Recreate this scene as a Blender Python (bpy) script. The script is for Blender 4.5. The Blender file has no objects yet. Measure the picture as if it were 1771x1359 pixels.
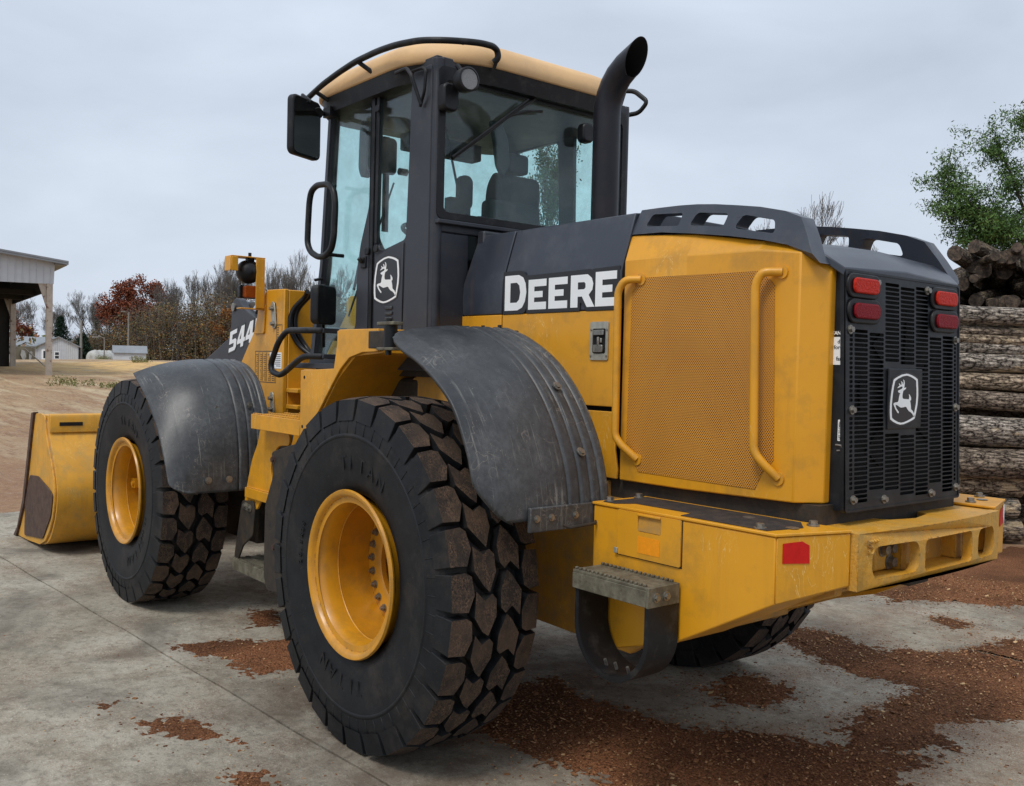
import bpy, bmesh, math, random
from mathutils import Vector, Matrix, noise
from mathutils.geometry import tessellate_polygon
R = math.radians
rnd = random.Random(7)
S = bpy.context.scene
col = S.collection
# ------------------------------------------------------------------ camera, sky, sun, exposure
cd = bpy.data.cameras.new('camera'); cam = bpy.data.objects.new('camera', cd); col.objects.link(cam)
S.camera = cam
cd.sensor_width = 36; cd.lens = 1645.8/1771*36; cd.clip_end = 3000; cd.clip_start = .05
yaw, pitch, roll = -.6822, -.028, .0238
f_ = Vector((math.cos(yaw)*math.cos(pitch), math.sin(yaw)*math.cos(pitch), math.sin(pitch)))
r_ = Vector((math.sin(yaw), -math.cos(yaw), 0)); u_ = r_.cross(f_)
r2 = r_*math.cos(roll)+u_*math.sin(roll); u2 = -r_*math.sin(roll)+u_*math.cos(roll)
m3 = Matrix((r2, u2, -f_)).transposed()
cam.matrix_world = Matrix.Translation((-3.5155, 3.3028, 1.6331)) @ m3.to_4x4()
S.render.resolution_x = 1024; S.render.resolution_y = 786
w = bpy.data.worlds.new('World'); S.world = w; w.use_nodes = True
nt = w.node_tree; nt.nodes.clear()
def wn(t, **k):
    n = nt.nodes.new(t)
    for a, b in k.items(): setattr(n, a, b)
    return n
SUN_EL, SUN_AZ = R(56), R(108)
out = wn('ShaderNodeOutputWorld'); bg = wn('ShaderNodeBackground'); sky = wn('ShaderNodeTexSky', sky_type='NISHITA', sun_disc=False)
sky.sun_elevation = SUN_EL; sky.sun_rotation = R(90)-SUN_AZ; sky.air_density = 1; sky.dust_density = 3
tc = wn('ShaderNodeTexCoord'); mp = wn('ShaderNodeMapping'); mp.inputs['Scale'].default_value = (1.1, 1.1, 3.4)
n1 = wn('ShaderNodeTexNoise'); n1.inputs['Scale'].default_value = 1.7; n1.inputs['Detail'].default_value = 6; n1.inputs['Roughness'].default_value = .5; n1.inputs['Distortion'].default_value = .4
cr = wn('ShaderNodeValToRGB'); e = cr.color_ramp.elements
e[0].position = .30; e[0].color = (4.45, 5.05, 5.95, 1); e[1].position = .72; e[1].color = (6.5, 7.2, 8.25, 1)
sep = wn('ShaderNodeSeparateXYZ'); mr = wn('ShaderNodeMapRange')
mr.inputs['From Min'].default_value = -.02; mr.inputs['From Max'].default_value = .9; mr.inputs['To Min'].default_value = .96; mr.inputs['To Max'].default_value = 1.3
mul = wn('ShaderNodeMix', data_type='RGBA', blend_type='MULTIPLY'); mul.inputs[0].default_value = 1
mx = wn('ShaderNodeMix', data_type='RGBA'); mx.inputs[0].default_value = .94
L = nt.links.new
L(tc.outputs['Generated'], mp.inputs[0]); L(mp.outputs[0], n1.inputs['Vector']); L(n1.outputs[0], cr.inputs[0])
L(tc.outputs['Generated'], sep.inputs[0]); L(sep.outputs[2], mr.inputs[0])
L(cr.outputs[0], mul.inputs[6]); L(mr.outputs[0], mul.inputs[7])
L(sky.outputs[0], mx.inputs[6]); L(mul.outputs[2], mx.inputs[7]); L(mx.outputs[2], bg.inputs[0]); L(bg.outputs[0], out.inputs[0])
bg.inputs[1].default_value = .1
sd = bpy.data.lights.new('sun', 'SUN'); sd.energy = 1.5; sd.angle = R(16); sd.color = (1, .96, .9)
so = bpy.data.objects.new('sun', sd); col.objects.link(so)
sv = Vector((math.cos(SUN_EL)*math.cos(SUN_AZ), math.cos(SUN_EL)*math.sin(SUN_AZ), math.sin(SUN_EL)))
so.rotation_euler = sv.to_track_quat('Z', 'Y').to_euler()
S.view_settings.view_transform = 'Standard'; S.view_settings.look = 'None'; S.view_settings.gamma = 1; S.view_settings.exposure = .2
S.render.engine = 'CYCLES'
S.cycles.max_bounces = 8; S.cycles.transparent_max_bounces = 24

# ------------------------------------------------------------------ materials
class NT:
    def __init__(s, name):
        s.m = bpy.data.materials.new(name); s.m.use_nodes = True; s.t = s.m.node_tree
        s.b = s.t.nodes['Principled BSDF']; s.out = s.t.nodes['Material Output']
    def n(s, t, **k):
        n = s.t.nodes.new(t)
        for a, b in k.items():
            if a in n.inputs.keys() and not hasattr(n, a): n.inputs[a].default_value = b
            else: setattr(n, a, b)
        return n
    def l(s, a, b): s.t.links.new(a, b)
    def tex(s, kind, scale, detail=4, rough=.6, vec=None, dist=0):
        n = s.t.nodes.new(kind); n.inputs['Scale'].default_value = scale
        if 'Detail' in n.inputs: n.inputs['Detail'].default_value = detail
        if 'Roughness' in n.inputs: n.inputs['Roughness'].default_value = rough
        if 'Distortion' in n.inputs: n.inputs['Distortion'].default_value = dist
        s.l(vec or s.coord(), n.inputs['Vector']); return n
    def coord(s, scale=None):
        if not hasattr(s, '_c'): s._c = s.t.nodes.new('ShaderNodeTexCoord')
        if scale is None: return s._c.outputs['Object']
        mp = s.t.nodes.new('ShaderNodeMapping'); mp.inputs['Scale'].default_value = scale
        s.l(s._c.outputs['Object'], mp.inputs[0]); return mp.outputs[0]
    def ramp(s, inp, stops):
        r = s.t.nodes.new('ShaderNodeValToRGB'); el = r.color_ramp.elements
        while len(el) < len(stops): el.new(.5)
        for e, (p, c) in zip(el, stops):
            e.position = p; e.color = (c, c, c, 1) if isinstance(c, (int, float)) else (*c, 1)
        s.l(inp, r.inputs[0]); return r.outputs[0]
    def mix(s, fac, a, b, mode='MIX'):
        m = s.t.nodes.new('ShaderNodeMix'); m.data_type = 'RGBA'; m.blend_type = mode
        for i, v in ((0, fac), (6, a), (7, b)):
            if isinstance(v, (int, float)): m.inputs[i].default_value = v if i == 0 else (v, v, v, 1)
            elif isinstance(v, tuple): m.inputs[i].default_value = (*v, 1)
            else: s.l(v, m.inputs[i])
        return m.outputs[2]
    def bump(s, h, strength=.3, dist=.01, prev=None):
        b = s.t.nodes.new('ShaderNodeBump'); b.inputs['Strength'].default_value = strength; b.inputs['Distance'].default_value = dist
        s.l(h, b.inputs['Height'])
        if prev: s.l(prev, b.inputs['Normal'])
        s.l(b.outputs[0], s.b.inputs['Normal']); return b.outputs[0]
    def math(s, op, a, b=None):
        m = s.t.nodes.new('ShaderNodeMath'); m.operation = op
        for i, v in enumerate((a, b)):
            if v is None: continue
            if isinstance(v, (int, float)): m.inputs[i].default_value = v
            else: s.l(v, m.inputs[i])
        return m.outputs[0]
def tup(c, k): return tuple(min(1, x*k) for x in c)
def pmat(name, c, rough=.5, metal=0., var=.12, vscale=5, dirt=None, dirt_amt=.5, dscale=9, bump=0, bscale=60, coat=0, bdist=.004, spots=None, spot_t=.70, sscale=30, spec=.5):
    t = NT(name)
    n = t.tex('ShaderNodeTexNoise', vscale, 5)
    cc = t.mix(t.ramp(n.outputs[0], [(.3, 0), (.7, 1)]), tup(c, 1-var), tup(c, 1+var))
    rr = t.math('ADD', t.math('MULTIPLY', n.outputs[0], .25), rough-.12)
    if dirt:
        n2 = t.tex('ShaderNodeTexNoise', dscale, 8, .7)
        mk = t.ramp(n2.outputs[0], [(1-dirt_amt-.12 if dirt_amt < .8 else .1, 0), (min(.99, 1-dirt_amt+.18), 1)])
        cc = t.mix(mk, cc, dirt)
    if spots:
        n3 = t.tex('ShaderNodeTexNoise', sscale, 6, .75)
        cc = t.mix(t.ramp(n3.outputs[0], [(spot_t, 0), (spot_t+.025, 1)]), cc, spots)
    t.l(cc, t.b.inputs['Base Color']); t.l(rr, t.b.inputs['Roughness'])
    t.b.inputs['Metallic'].default_value = metal; t.b.inputs['Coat Weight'].default_value = coat; t.b.inputs['Coat Roughness'].default_value = .2
    t.b.inputs['Specular IOR Level'].default_value = spec
    if bump:
        nb = t.tex('ShaderNodeTexNoise', bscale, 6, .65); t.bump(nb.outputs[0], bump, bdist)
    return t.m
YEL = (.69, .310, .010)
M = {}
M['yellow'] = pmat('yellow_paint', YEL, .42, var=.07, vscale=2.5, dirt=(.36, .19, .03), dirt_amt=.40, dscale=4, spots=(.30, .13, .04), spot_t=.76, sscale=26, bump=.05, bscale=220, bdist=.001, coat=.15)
M['yellow_dusty'] = pmat('dusty_yellow_paint', (.52, .25, .028), .6, var=.12, vscale=7, dirt=(.30, .19, .08), dirt_amt=.47, dscale=12, spots=(.10, .06, .035), spot_t=.69, sscale=30, bump=.15, bscale=90, bdist=.002)
M['bucket'] = pmat('worn_bucket_paint', (.66, .32, .028), .5, var=.10, vscale=5, dirt=(.42, .27, .08), dirt_amt=.42, dscale=8, spots=(.09, .05, .03), spot_t=.735, sscale=9, bump=.12, bscale=70, bdist=.003)
M['cast'] = pmat('cast_yellow_paint', (.67, .32, .022), .5, var=.14, vscale=9, dirt=(.40, .25, .07), dirt_amt=.45, spots=(.05, .035, .03), spot_t=.72, sscale=16, bump=.55, bscale=45, bdist=.012)
M['rim'] = pmat('rim_yellow', (.60, .265, .010), .38, var=.08, dirt=(.36, .18, .03), dirt_amt=.42, dscale=7, spots=(.14, .05, .02), spot_t=.71, sscale=24, coat=.2)
M['char'] = pmat('charcoal_paint', (.030, .036, .050), .38, var=.12, vscale=3, dirt=(.065, .072, .085), dirt_amt=.38, dscale=5, bump=.04, bscale=200, bdist=.001, coat=.15)
M['cab'] = pmat('cab_grey_paint', (.029, .032, .041), .45, var=.15, vscale=3, dirt=(.05, .05, .052), dirt_amt=.38, dscale=6, spec=.4, coat=.05, bump=.04, bscale=180, bdist=.001)
M['black'] = pmat('black_trim', (.006, .0065, .008), .45, spec=.35, var=.3, vscale=8, dirt=(.05, .045, .04), dirt_amt=.36, dscale=14)
M['grille'] = pmat('black_grille_paint', (.006, .008, .011), .42, spec=.35, var=.3, vscale=8, dirt=(.03, .032, .034), dirt_amt=.4, dscale=10, spots=(.08, .075, .07), spot_t=.72, sscale=22)
M['dark'] = pmat('dark_greasy_metal', (.016, .014, .012), .7, var=.4, vscale=10, dirt=(.05, .033, .018), dirt_amt=.5, dscale=16, bump=.4, bscale=60)
M['steel'] = pmat('galvanised_bolt', (.30, .29, .26), .38, .8, var=.25, vscale=60, dirt=(.12, .08, .05), dirt_amt=.4, dscale=80)
M['stepmetal'] = pmat('worn_step_metal', (.17, .155, .11), .6, .3, var=.3, vscale=18, dirt=(.06, .045, .03), dirt_amt=.45, dscale=22, bump=.3, bscale=80)
M['chrome'] = pmat('polished_rod', (.5, .5, .52), .15, 1, var=.1)
M['latch'] = pmat('zinc_latch', (.40, .385, .32), .45, .5, var=.2, vscale=40)
M['white'] = pmat('white_decal', (.82, .83, .83), .5, var=.04)
M['decal_black'] = pmat('black_decal', (.014, .014, .016), .35, var=.2)
M['antislip'] = pmat('black_grip_tape', (.018, .015, .014), .85, var=.4, vscale=20, dirt=(.07, .045, .03), dirt_amt=.42, dscale=18, bump=.6, bscale=180)
M['amber'] = pmat('amber_reflector', (.85, .30, .01), .35, var=.08, vscale=60, spec=.3)
M['red'] = pmat('red_reflector', (.55, .008, .006), .4, var=.12, vscale=30, spec=.3)
M['liner'] = pmat('grey_headliner', (.62, .63, .63), .9, var=.1)
M['seat'] = pmat('seat_fabric', (.045, .048, .052), .85, var=.2, vscale=20)
M['cap'] = pmat('sun_faded_roof_cap', (.74, .47, .225), .6, var=.07, vscale=4, dirt=(.60, .39, .20), dirt_amt=.42, dscale=3.5, spots=(.30, .18, .10), spot_t=.78, sscale=22)
M['rust'] = pmat('rusty_worn_steel', (.075, .04, .03), .6, .3, var=.35, vscale=12, dirt=(.14, .085, .06), dirt_amt=.42, dscale=20, bump=.2, bscale=70)
M['rubber_hose'] = pmat('black_hose', (.006, .006, .008), .4, spec=.35, var=.3)
M['exhaust'] = pmat('exhaust_paint', (.010, .010, .015), .40, spec=.35, var=.2, vscale=6, dirt=(.022, .017, .017), dirt_amt=.4, dscale=9)
M['soot_and_shade'] = pmat('soot_and_shade', (.004, .004, .004), .95, var=.2)  # exhaust soot; elsewhere near-black paints in the shade of holes and recesses
def wear(mn, scratch=True, runs=.35, edge=.8, ecol=(.20, .15, .09), er=.006):
    m_ = M[mn]; q = NT.__new__(NT); q.m = m_; q.t = m_.node_tree; q.b = q.t.nodes['Principled BSDF']; q.out = q.t.nodes['Material Output']
    cc = q.b.inputs['Base Color'].links[0].from_socket
    b_ = q.tex('ShaderNodeTexNoise', 3.3, 3)
    if runs:
        r_n = q.tex('ShaderNodeTexNoise', 1., 6, .7, q.coord((16, 16, 1.3))); cc = q.mix(q.math('MULTIPLY', q.ramp(r_n.outputs[0], [(.50, 0), (.68, runs)]), q.ramp(b_.outputs[0], [(.40, 0), (.6, 1)])), cc, (.20, .11, .03))
    if scratch:
        a_ = q.tex('ShaderNodeTexNoise', 1., 3, .6, q.coord((9, 9, 3)), dist=3.); b2 = q.tex('ShaderNodeTexNoise', 2.3, 3)
        cc = q.mix(q.math('MULTIPLY', q.ramp(a_.outputs[0], [(.494, 0), (.5, .9), (.506, 0)]), q.ramp(b2.outputs[0], [(.55, 0), (.62, 1)])), cc, (.80, .58, .22))
    if edge:
        bv = q.t.nodes.new('ShaderNodeBevel'); bv.samples = 4; bv.inputs['Radius'].default_value = er; ge = q.t.nodes.new('ShaderNodeNewGeometry'); dp = q.t.nodes.new('ShaderNodeVectorMath'); dp.operation = 'DOT_PRODUCT'
        q.l(bv.outputs[0], dp.inputs[0]); q.l(ge.outputs['Normal'], dp.inputs[1]); e_n = q.tex('ShaderNodeTexNoise', 28, 5, .75)
        cc = q.mix(q.math('MULTIPLY', q.ramp(dp.outputs['Value'], [(.80, 1), (.97, 0)]), q.ramp(e_n.outputs[0], [(.50, 0), (.58, edge)])), cc, ecol)
    q.l(cc, q.b.inputs['Base Color'])
wear('yellow', runs=.2); wear('yellow_dusty', er=.008); wear('cast', er=.012, ecol=(.06, .035, .025)); wear('bucket', er=.012, edge=1., ecol=(.10, .05, .035)); wear('char', False, .15, .5, (.16, .16, .17)); wear('rim', False, .2, .7, (.12, .05, .02))
def glass(name, tint, dirt):
    t = NT(name); t.t.nodes.remove(t.b)
    tr = t.n('ShaderNodeBsdfTransparent'); tr.inputs[0].default_value = (*tint, 1)
    gl = t.n('ShaderNodeBsdfGlossy'); gl.inputs['Roughness'].default_value = .02; gl.inputs[0].default_value = (.9, .95, 1, 1)
    lw = t.n('ShaderNodeLayerWeight'); fr_ = t.math('ADD', t.math('MULTIPLY', t.math('POWER', lw.outputs['Facing'], 4.5), .9), .025)
    df = t.n('ShaderNodeBsdfDiffuse'); df.inputs[0].default_value = (.35, .35, .33, 1)
    a = t.n('ShaderNodeMixShader'); b = t.n('ShaderNodeMixShader')
    n = t.tex('ShaderNodeTexNoise', 7, 6, .7); k = t.ramp(n.outputs[0], [(.35, 0), (.75, dirt)])
    t.l(fr_, a.inputs[0]); t.l(tr.outputs[0], a.inputs[1]); t.l(gl.outputs[0], a.inputs[2])
    t.l(k, b.inputs[0]); t.l(a.outputs[0], b.inputs[1]); t.l(df.outputs[0], b.inputs[2]); t.l(b.outputs[0], t.out.inputs[0])
    return t.m
M['glass'] = glass('green_tinted_glass', (.87, .97, .96), .13)
M['pane'] = pmat('dark_window_pane', (.02, .025, .03), .12, var=.2)
def lens(name, c, sc):
    t = NT(name); v = t.tex('ShaderNodeTexVoronoi', sc)
    t.l(t.mix(t.ramp(v.outputs['Distance'], [(.1, 1), (.6, 0)]), tup(c, .6), tup(c, 1.5)), t.b.inputs['Base Color'])
    t.b.inputs['Roughness'].default_value = .35; t.b.inputs['Specular IOR Level'].default_value = .12
    t.bump(v.outputs['Distance'], .6, .003); return t.m
M['tail'] = lens('red_tail_lens', (.80, .035, .015), 85); M['tail_dark'] = lens('dark_red_tail_lens', (.34, .008, .018), 160)
M['clear'] = lens('clear_lamp_lens', (.42, .42, .42), 150); M['orange_lens'] = lens('orange_lamp_lens', (.50, .10, .01), 60)
# mirror surface
t = NT('mirror_glass'); t.b.inputs['Base Color'].default_value = (.35, .37, .38, 1); t.b.inputs['Metallic'].default_value = 1; t.b.inputs['Roughness'].default_value = .05
t.bump(t.tex('ShaderNodeTexNoise', 9).outputs[0], .1, .002); M['mirror'] = t.m
# tyre rubber and dirty tread
t = NT('tyre_rubber'); n = t.tex('ShaderNodeTexNoise', 9, 7, .7)
cc = t.mix(t.ramp(n.outputs[0], [(.35, 0), (.7, 1)]), (.004, .005, .0065), (.012, .0135, .016))
n2 = t.tex('ShaderNodeTexNoise', 60, 4, .8); cc = t.mix(t.ramp(n2.outputs[0], [(.64, 0), (.71, .5)]), cc, (.12, .09, .065)); n8 = t.tex('ShaderNodeTexNoise', 3.5, 7, .75); cc = t.mix(t.ramp(n8.outputs[0], [(.50, 0), (.70, .40)]), cc, (.075, .058, .045))
t.l(cc, t.b.inputs['Base Color']); t.b.inputs['Roughness'].default_value = .6; t.b.inputs['Specular IOR Level'].default_value = .3; t.bump(n2.outputs[0], .25, .002); M['tyre'] = t.m
t = NT('dusty_tread_rubber'); n = t.tex('ShaderNodeTexNoise', 120, 4, .85); n0 = t.tex('ShaderNodeTexNoise', 5, 4)
cc = t.mix(t.ramp(n.outputs[0], [(.42, 0), (.62, 1)]), (.012, .009, .007), (.165, .10, .062))
n9 = t.tex('ShaderNodeTexNoise', 17, 5, .75); cc = t.mix(t.ramp(n9.outputs[0], [(.40, .0), (.58, .85)]), cc, (.022, .016, .013)); cc = t.mix(t.ramp(n0.outputs[0], [(.45, .0), (.65, .55)]), cc, (.12, .075, .048))
t.l(cc, t.b.inputs['Base Color']); t.b.inputs['Roughness'].default_value = .9; t.bump(n.outputs[0], .7, .004); M['tread'] = t.m
# weathered fender plastic: long scratches, chalky bloom and pale dust
t = NT('weathered_fender_plastic'); n = t.tex('ShaderNodeTexNoise', 2.6, 8, .68); nb = t.tex('ShaderNodeTexNoise', 38, 6, .75)
cc = t.mix(t.ramp(n.outputs[0], [(.34, 0), (.66, 1)]), (.024, .026, .029), (.090, .093, .095))
cc = t.mix(t.ramp(nb.outputs[0], [(.40, .55), (.58, 0)]), cc, (.026, .027, .028))
st = t.tex('ShaderNodeTexNoise', 1.0, 8, .8, t.coord((2.5, 70, 1.6)), dist=.25)
nn = t.tex('ShaderNodeTexNoise', 5, 3); k = t.math('MULTIPLY', t.ramp(st.outputs[0], [(.575, 0), (.63, 1)]), t.ramp(nn.outputs[0], [(.42, 0), (.58, .9)]))
cc = t.mix(k, cc, (.25, .24, .21))
w1 = t.tex('ShaderNodeTexNoise', 7, 2, .5, dist=2.2); cc = t.mix(t.math('MULTIPLY', t.ramp(w1.outputs[0], [(.495, 0), (.505, 1), (.52, 0)]), t.ramp(nn.outputs[0], [(.5, 0), (.62, .8)])), cc, (.22, .19, .16))
sp = t.tex('ShaderNodeTexNoise', 90, 3, .85); cc = t.mix(t.ramp(sp.outputs[0], [(.675, 0), (.72, .85)]), cc, (.30, .28, .24))
t.l(cc, t.b.inputs['Base Color']); t.b.inputs['Roughness'].default_value = .4; t.b.inputs['Specular IOR Level'].default_value = .45; b_ = t.bump(nb.outputs[0], .25, .004); t.bump(st.outputs[0], .15, .003, b_); M['fender'] = t.m
# perforated side screen: hexagonal grid of holes
t = NT('perforated_screen'); sx = t.n('ShaderNodeSeparateXYZ'); t.l(t.coord(), sx.inputs[0]); P_ = .0098
u = t.math('DIVIDE', sx.outputs[0], P_); v = t.math('DIVIDE', sx.outputs[2], P_*.62)
row = t.math('FLOOR', v); off = t.math('MULTIPLY', t.math('MODULO', t.math('ABSOLUTE', row), 2), .5)
fu = t.math('SUBTRACT', t.math('FRACT', t.math('ADD', u, off)), .5); fv = t.math('MULTIPLY', t.math('SUBTRACT', t.math('FRACT', v), .5), .62)
dd = t.math('SQRT', t.math('ADD', t.math('MULTIPLY', fu, fu), t.math('MULTIPLY', fv, fv)))
hole = t.ramp(dd, [(.24, 1), (.31, 0)])
nz = t.tex('ShaderNodeTexNoise', 2.6, 4)
base = t.mix(t.ramp(nz.outputs[0], [(.3, 0), (.7, 1)]), (.58, .245, .022), (.70, .31, .03))
t.l(t.mix(hole, base, (.10, .036, .008)), t.b.inputs['Base Color']); t.b.inputs['Roughness'].default_value = .55
t.bump(t.math('SUBTRACT', 1, hole), .5, .003); M['screen'] = t.m
# grounds
def ground_mat(name, c0, c1, c2, speck, s_t, sc=1., streak=None, bump=.6):
    t = NT(name); n = t.tex('ShaderNodeTexNoise', .55*sc, 6, .62); n2 = t.tex('ShaderNodeTexNoise', 4*sc, 8, .7); n3 = t.tex('ShaderNodeTexNoise', 60*sc, 4, .8)
    cc = t.mix(t.ramp(n.outputs[0], [(.35, 0), (.65, 1)]), c0, c1)
    cc = t.mix(t.ramp(n2.outputs[0], [(.45, 0), (.62, .8)]), cc, c2)
    if streak:
        st = t.tex('ShaderNodeTexNoise', 1., 7, .65, t.coord((streak[0], streak[1], 1)), dist=.6); cc = t.mix(t.ramp(st.outputs[0], [(.50, 0), (.60, .85)]), cc, streak[2])
    cc = t.mix(t.ramp(n3.outputs[0], [(s_t, 0), (s_t+.05, .8)]), cc, speck)
    n4 = t.tex('ShaderNodeTexNoise', 110*sc, 3, .8); cc = t.mix(t.ramp(n4.outputs[0], [(.30, .55), (.45, 0)]), cc, tup(c2, .35))
    t.l(cc, t.b.inputs['Base Color']); t.b.inputs['Roughness'].default_value = .9; t.b.inputs['Specular IOR Level'].default_value = .25
    b = t.bump(n2.outputs[0], bump*.5, .04); t.bump(n3.outputs[0], bump, .008, b); return t
g = ground_mat('concrete', (.32, .283, .215), (.50, .455, .37), (.23, .195, .145), (.70, .64, .53), .60, bump=.8)
# smooth damp stains and rusty dust specks on the concrete
t = g; src = t.b.inputs['Base Color'].links[0].from_socket
d1 = t.tex('ShaderNodeTexNoise', 1.1, 5, .55, dist=.8); cc = t.mix(t.ramp(d1.outputs[0], [(.50, 0), (.68, .75)]), src, (.095, .085, .07))
d5 = t.tex('ShaderNodeTexNoise', 22, 6, .8); cc = t.mix(t.ramp(d5.outputs[0], [(.38, .55), (.50, 0)]), cc, (.12, .105, .085))
d2 = t.tex('ShaderNodeTexNoise', 1.9, 6, .7); d3 = t.tex('ShaderNodeTexNoise', 85, 3, .85)
cc = t.mix(t.math('MULTIPLY', t.ramp(d2.outputs[0], [(.47, 0), (.64, 1)]), t.ramp(d3.outputs[0], [(.5, 0), (.60, .85)])), cc, (.21, .105, .055))
# rusty bark dust behind the machine, and damp darkened with painted shade under it
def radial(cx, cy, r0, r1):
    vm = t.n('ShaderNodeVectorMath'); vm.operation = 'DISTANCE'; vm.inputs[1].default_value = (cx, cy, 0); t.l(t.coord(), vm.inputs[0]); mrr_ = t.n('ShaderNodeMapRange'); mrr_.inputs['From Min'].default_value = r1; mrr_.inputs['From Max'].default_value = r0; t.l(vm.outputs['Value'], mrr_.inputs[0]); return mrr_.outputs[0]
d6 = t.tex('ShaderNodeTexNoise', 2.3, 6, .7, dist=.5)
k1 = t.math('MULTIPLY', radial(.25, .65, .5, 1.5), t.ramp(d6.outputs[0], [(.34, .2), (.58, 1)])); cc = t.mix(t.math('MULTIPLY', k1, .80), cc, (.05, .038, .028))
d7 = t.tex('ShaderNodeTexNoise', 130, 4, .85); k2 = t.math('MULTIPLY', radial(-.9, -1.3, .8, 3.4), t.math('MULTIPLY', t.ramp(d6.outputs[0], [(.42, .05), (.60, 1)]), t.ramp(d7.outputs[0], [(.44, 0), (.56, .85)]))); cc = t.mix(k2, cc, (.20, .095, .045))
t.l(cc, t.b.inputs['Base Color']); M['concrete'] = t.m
t = ground_mat('sawdust_yard', (.30, .175, .09), (.52, .36, .19), (.19, .095, .045), (.66, .58, .48), .59, .8, (.10, .9, (.52, .41, .25))); src = t.b.inputs['Base Color'].links[0].from_socket
q0 = t.tex('ShaderNodeTexNoise', 3.2, 6, .8); src = t.mix(t.ramp(q0.outputs[0], [(.38, .75), (.47, 0)]), src, (.15, .075, .04)); src = t.mix(t.ramp(q0.outputs[0], [(.55, 0), (.63, .7)]), src, (.58, .48, .34))
q1 = t.tex('ShaderNodeTexNoise', 13, 5, .85); q2 = t.tex('ShaderNodeTexNoise', 1., 6, .7, t.coord((.5, 4.5, 1)), dist=.7)
cc = t.mix(t.ramp(q1.outputs[0], [(.36, .7), (.48, 0)]), src, (.11, .06, .035)); cc = t.mix(t.ramp(q1.outputs[0], [(.56, 0), (.66, .75)]), cc, (.60, .50, .38)); cc = t.mix(t.ramp(q2.outputs[0], [(.36, .6), (.45, 0)]), cc, (.15, .095, .055))
sy = t.n('ShaderNodeSeparateXYZ'); t.l(t.coord(), sy.inputs[0]); my = t.n('ShaderNodeMapRange'); my.inputs['From Min'].default_value = 34; my.inputs['From Max'].default_value = 9; t.l(sy.outputs[0], my.inputs[0])
q5 = t.tex('ShaderNodeTexNoise', 26, 5, .85); cc = t.mix(t.math('MULTIPLY', my.outputs[0], t.ramp(q5.outputs[0], [(.36, .25), (.60, .9)])), cc, (.22, .115, .065)); cc = t.mix(t.math('MULTIPLY', my.outputs[0], t.ramp(q5.outputs[0], [(.60, 0), (.66, .8)])), cc, (.58, .48, .40))
vm = t.n('ShaderNodeVectorMath'); vm.operation = 'DISTANCE'; vm.inputs[1].default_value = (57, -17.5, 1.0); t.l(t.coord(), vm.inputs[0]); ms = t.n('ShaderNodeMapRange'); ms.inputs['From Min'].default_value = 16; ms.inputs['From Max'].default_value = 5; t.l(vm.outputs['Value'], ms.inputs[0]); qs = t.tex('ShaderNodeTexNoise', .9, 6, .7); cc = t.mix(t.math('MULTIPLY', ms.outputs[0], t.ramp(qs.outputs[0], [(.38, 0), (.52, .9)])), cc, (.66, .43, .17))
t.l(cc, t.b.inputs['Base Color']); M['yard'] = t.m
t = NT('bark_mulch'); rn = t.n('ShaderNodeNewGeometry'); n = t.tex('ShaderNodeTexNoise', 3, 4); n2 = t.tex('ShaderNodeTexNoise', 95, 5, .8)
cc = t.mix(t.ramp(n2.outputs[0], [(.36, 0), (.50, .5), (.64, 1)]), (.034, .013, .006), (.52, .225, .105)); sxm = t.n('ShaderNodeSeparateXYZ'); t.l(t.coord(), sxm.inputs[0]); nd = t.tex('ShaderNodeTexNoise', .8, 3)
cc = t.mix(t.ramp(nd.outputs[0], [(.42, .6), (.60, 0)]), cc, (.035, .018, .010))
t.l(cc, t.b.inputs['Base Color']); t.b.inputs['Roughness'].default_value = .95; t.b.inputs['Specular IOR Level'].default_value = .15; t.bump(n2.outputs[0], 1, .012); M['mulch'] = t.m
def island_mat(name, cols, rough=.8, transl=0):
    t = NT(name); g = t.n('ShaderNodeNewGeometry')
    st = [(i/max(1, len(cols)-1), c) for i, c in enumerate(cols)]
    t.l(t.ramp(g.outputs['Random Per Island'], st), t.b.inputs['Base Color']); t.b.inputs['Roughness'].default_value = rough; t.b.inputs['Specular IOR Level'].default_value = .2
    t.t.nodes['Principled BSDF'].inputs['Subsurface Weight'].default_value = 0
    nz = t.tex('ShaderNodeTexNoise', 40); t.bump(nz.outputs[0], .2, .01)
    return t.m
M['chips'] = island_mat('wood_chips', [(.05, .022, .012), (.20, .09, .04), (.34, .17, .075), (.12, .052, .022), (.30, .14, .06), (.24, .11, .05), (.13, .06, .03), (.38, .19, .09), (.60, .42, .22)])
M['leaf_green'] = island_mat('willow_leaves', [(.035, .075, .022), (.07, .14, .035), (.13, .21, .055), (.05, .10, .03)])
M['leaf_dark'] = island_mat('dark_green_leaves', [(.03, .055, .02), (.06, .10, .035), (.09, .12, .04)])
M['leaf_red'] = island_mat('red_oak_leaves', [(.14, .034, .02), (.24, .06, .028), (.19, .065, .032), (.28, .10, .045)])
M['leaf_orange'] = island_mat('orange_leaves', [(.32, .10, .02), (.24, .085, .025), (.38, .16, .03), (.15, .08, .03)])
M['leaf_mix'] = island_mat('autumn_brush_leaves', [(.06, .07, .03), (.14, .14, .055), (.19, .11, .065), (.34, .21, .055), (.12, .10, .065), (.29, .11, .045), (.11, .125, .055), (.19, .165, .12)])
M['needles'] = island_mat('conifer_needles', [(.010, .022, .014), (.018, .036, .02), (.025, .045, .025)])
M['weed'] = island_mat('weed_leaves', [(.10, .13, .03), (.16, .17, .05), (.22, .18, .08)])
M['twig'] = pmat('grey_bark', (.13, .115, .10), .9, var=.3, vscale=12)
M['bark_dark'] = pmat('dark_bark', (.035, .026, .02), .9, var=.3, vscale=12)
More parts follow.
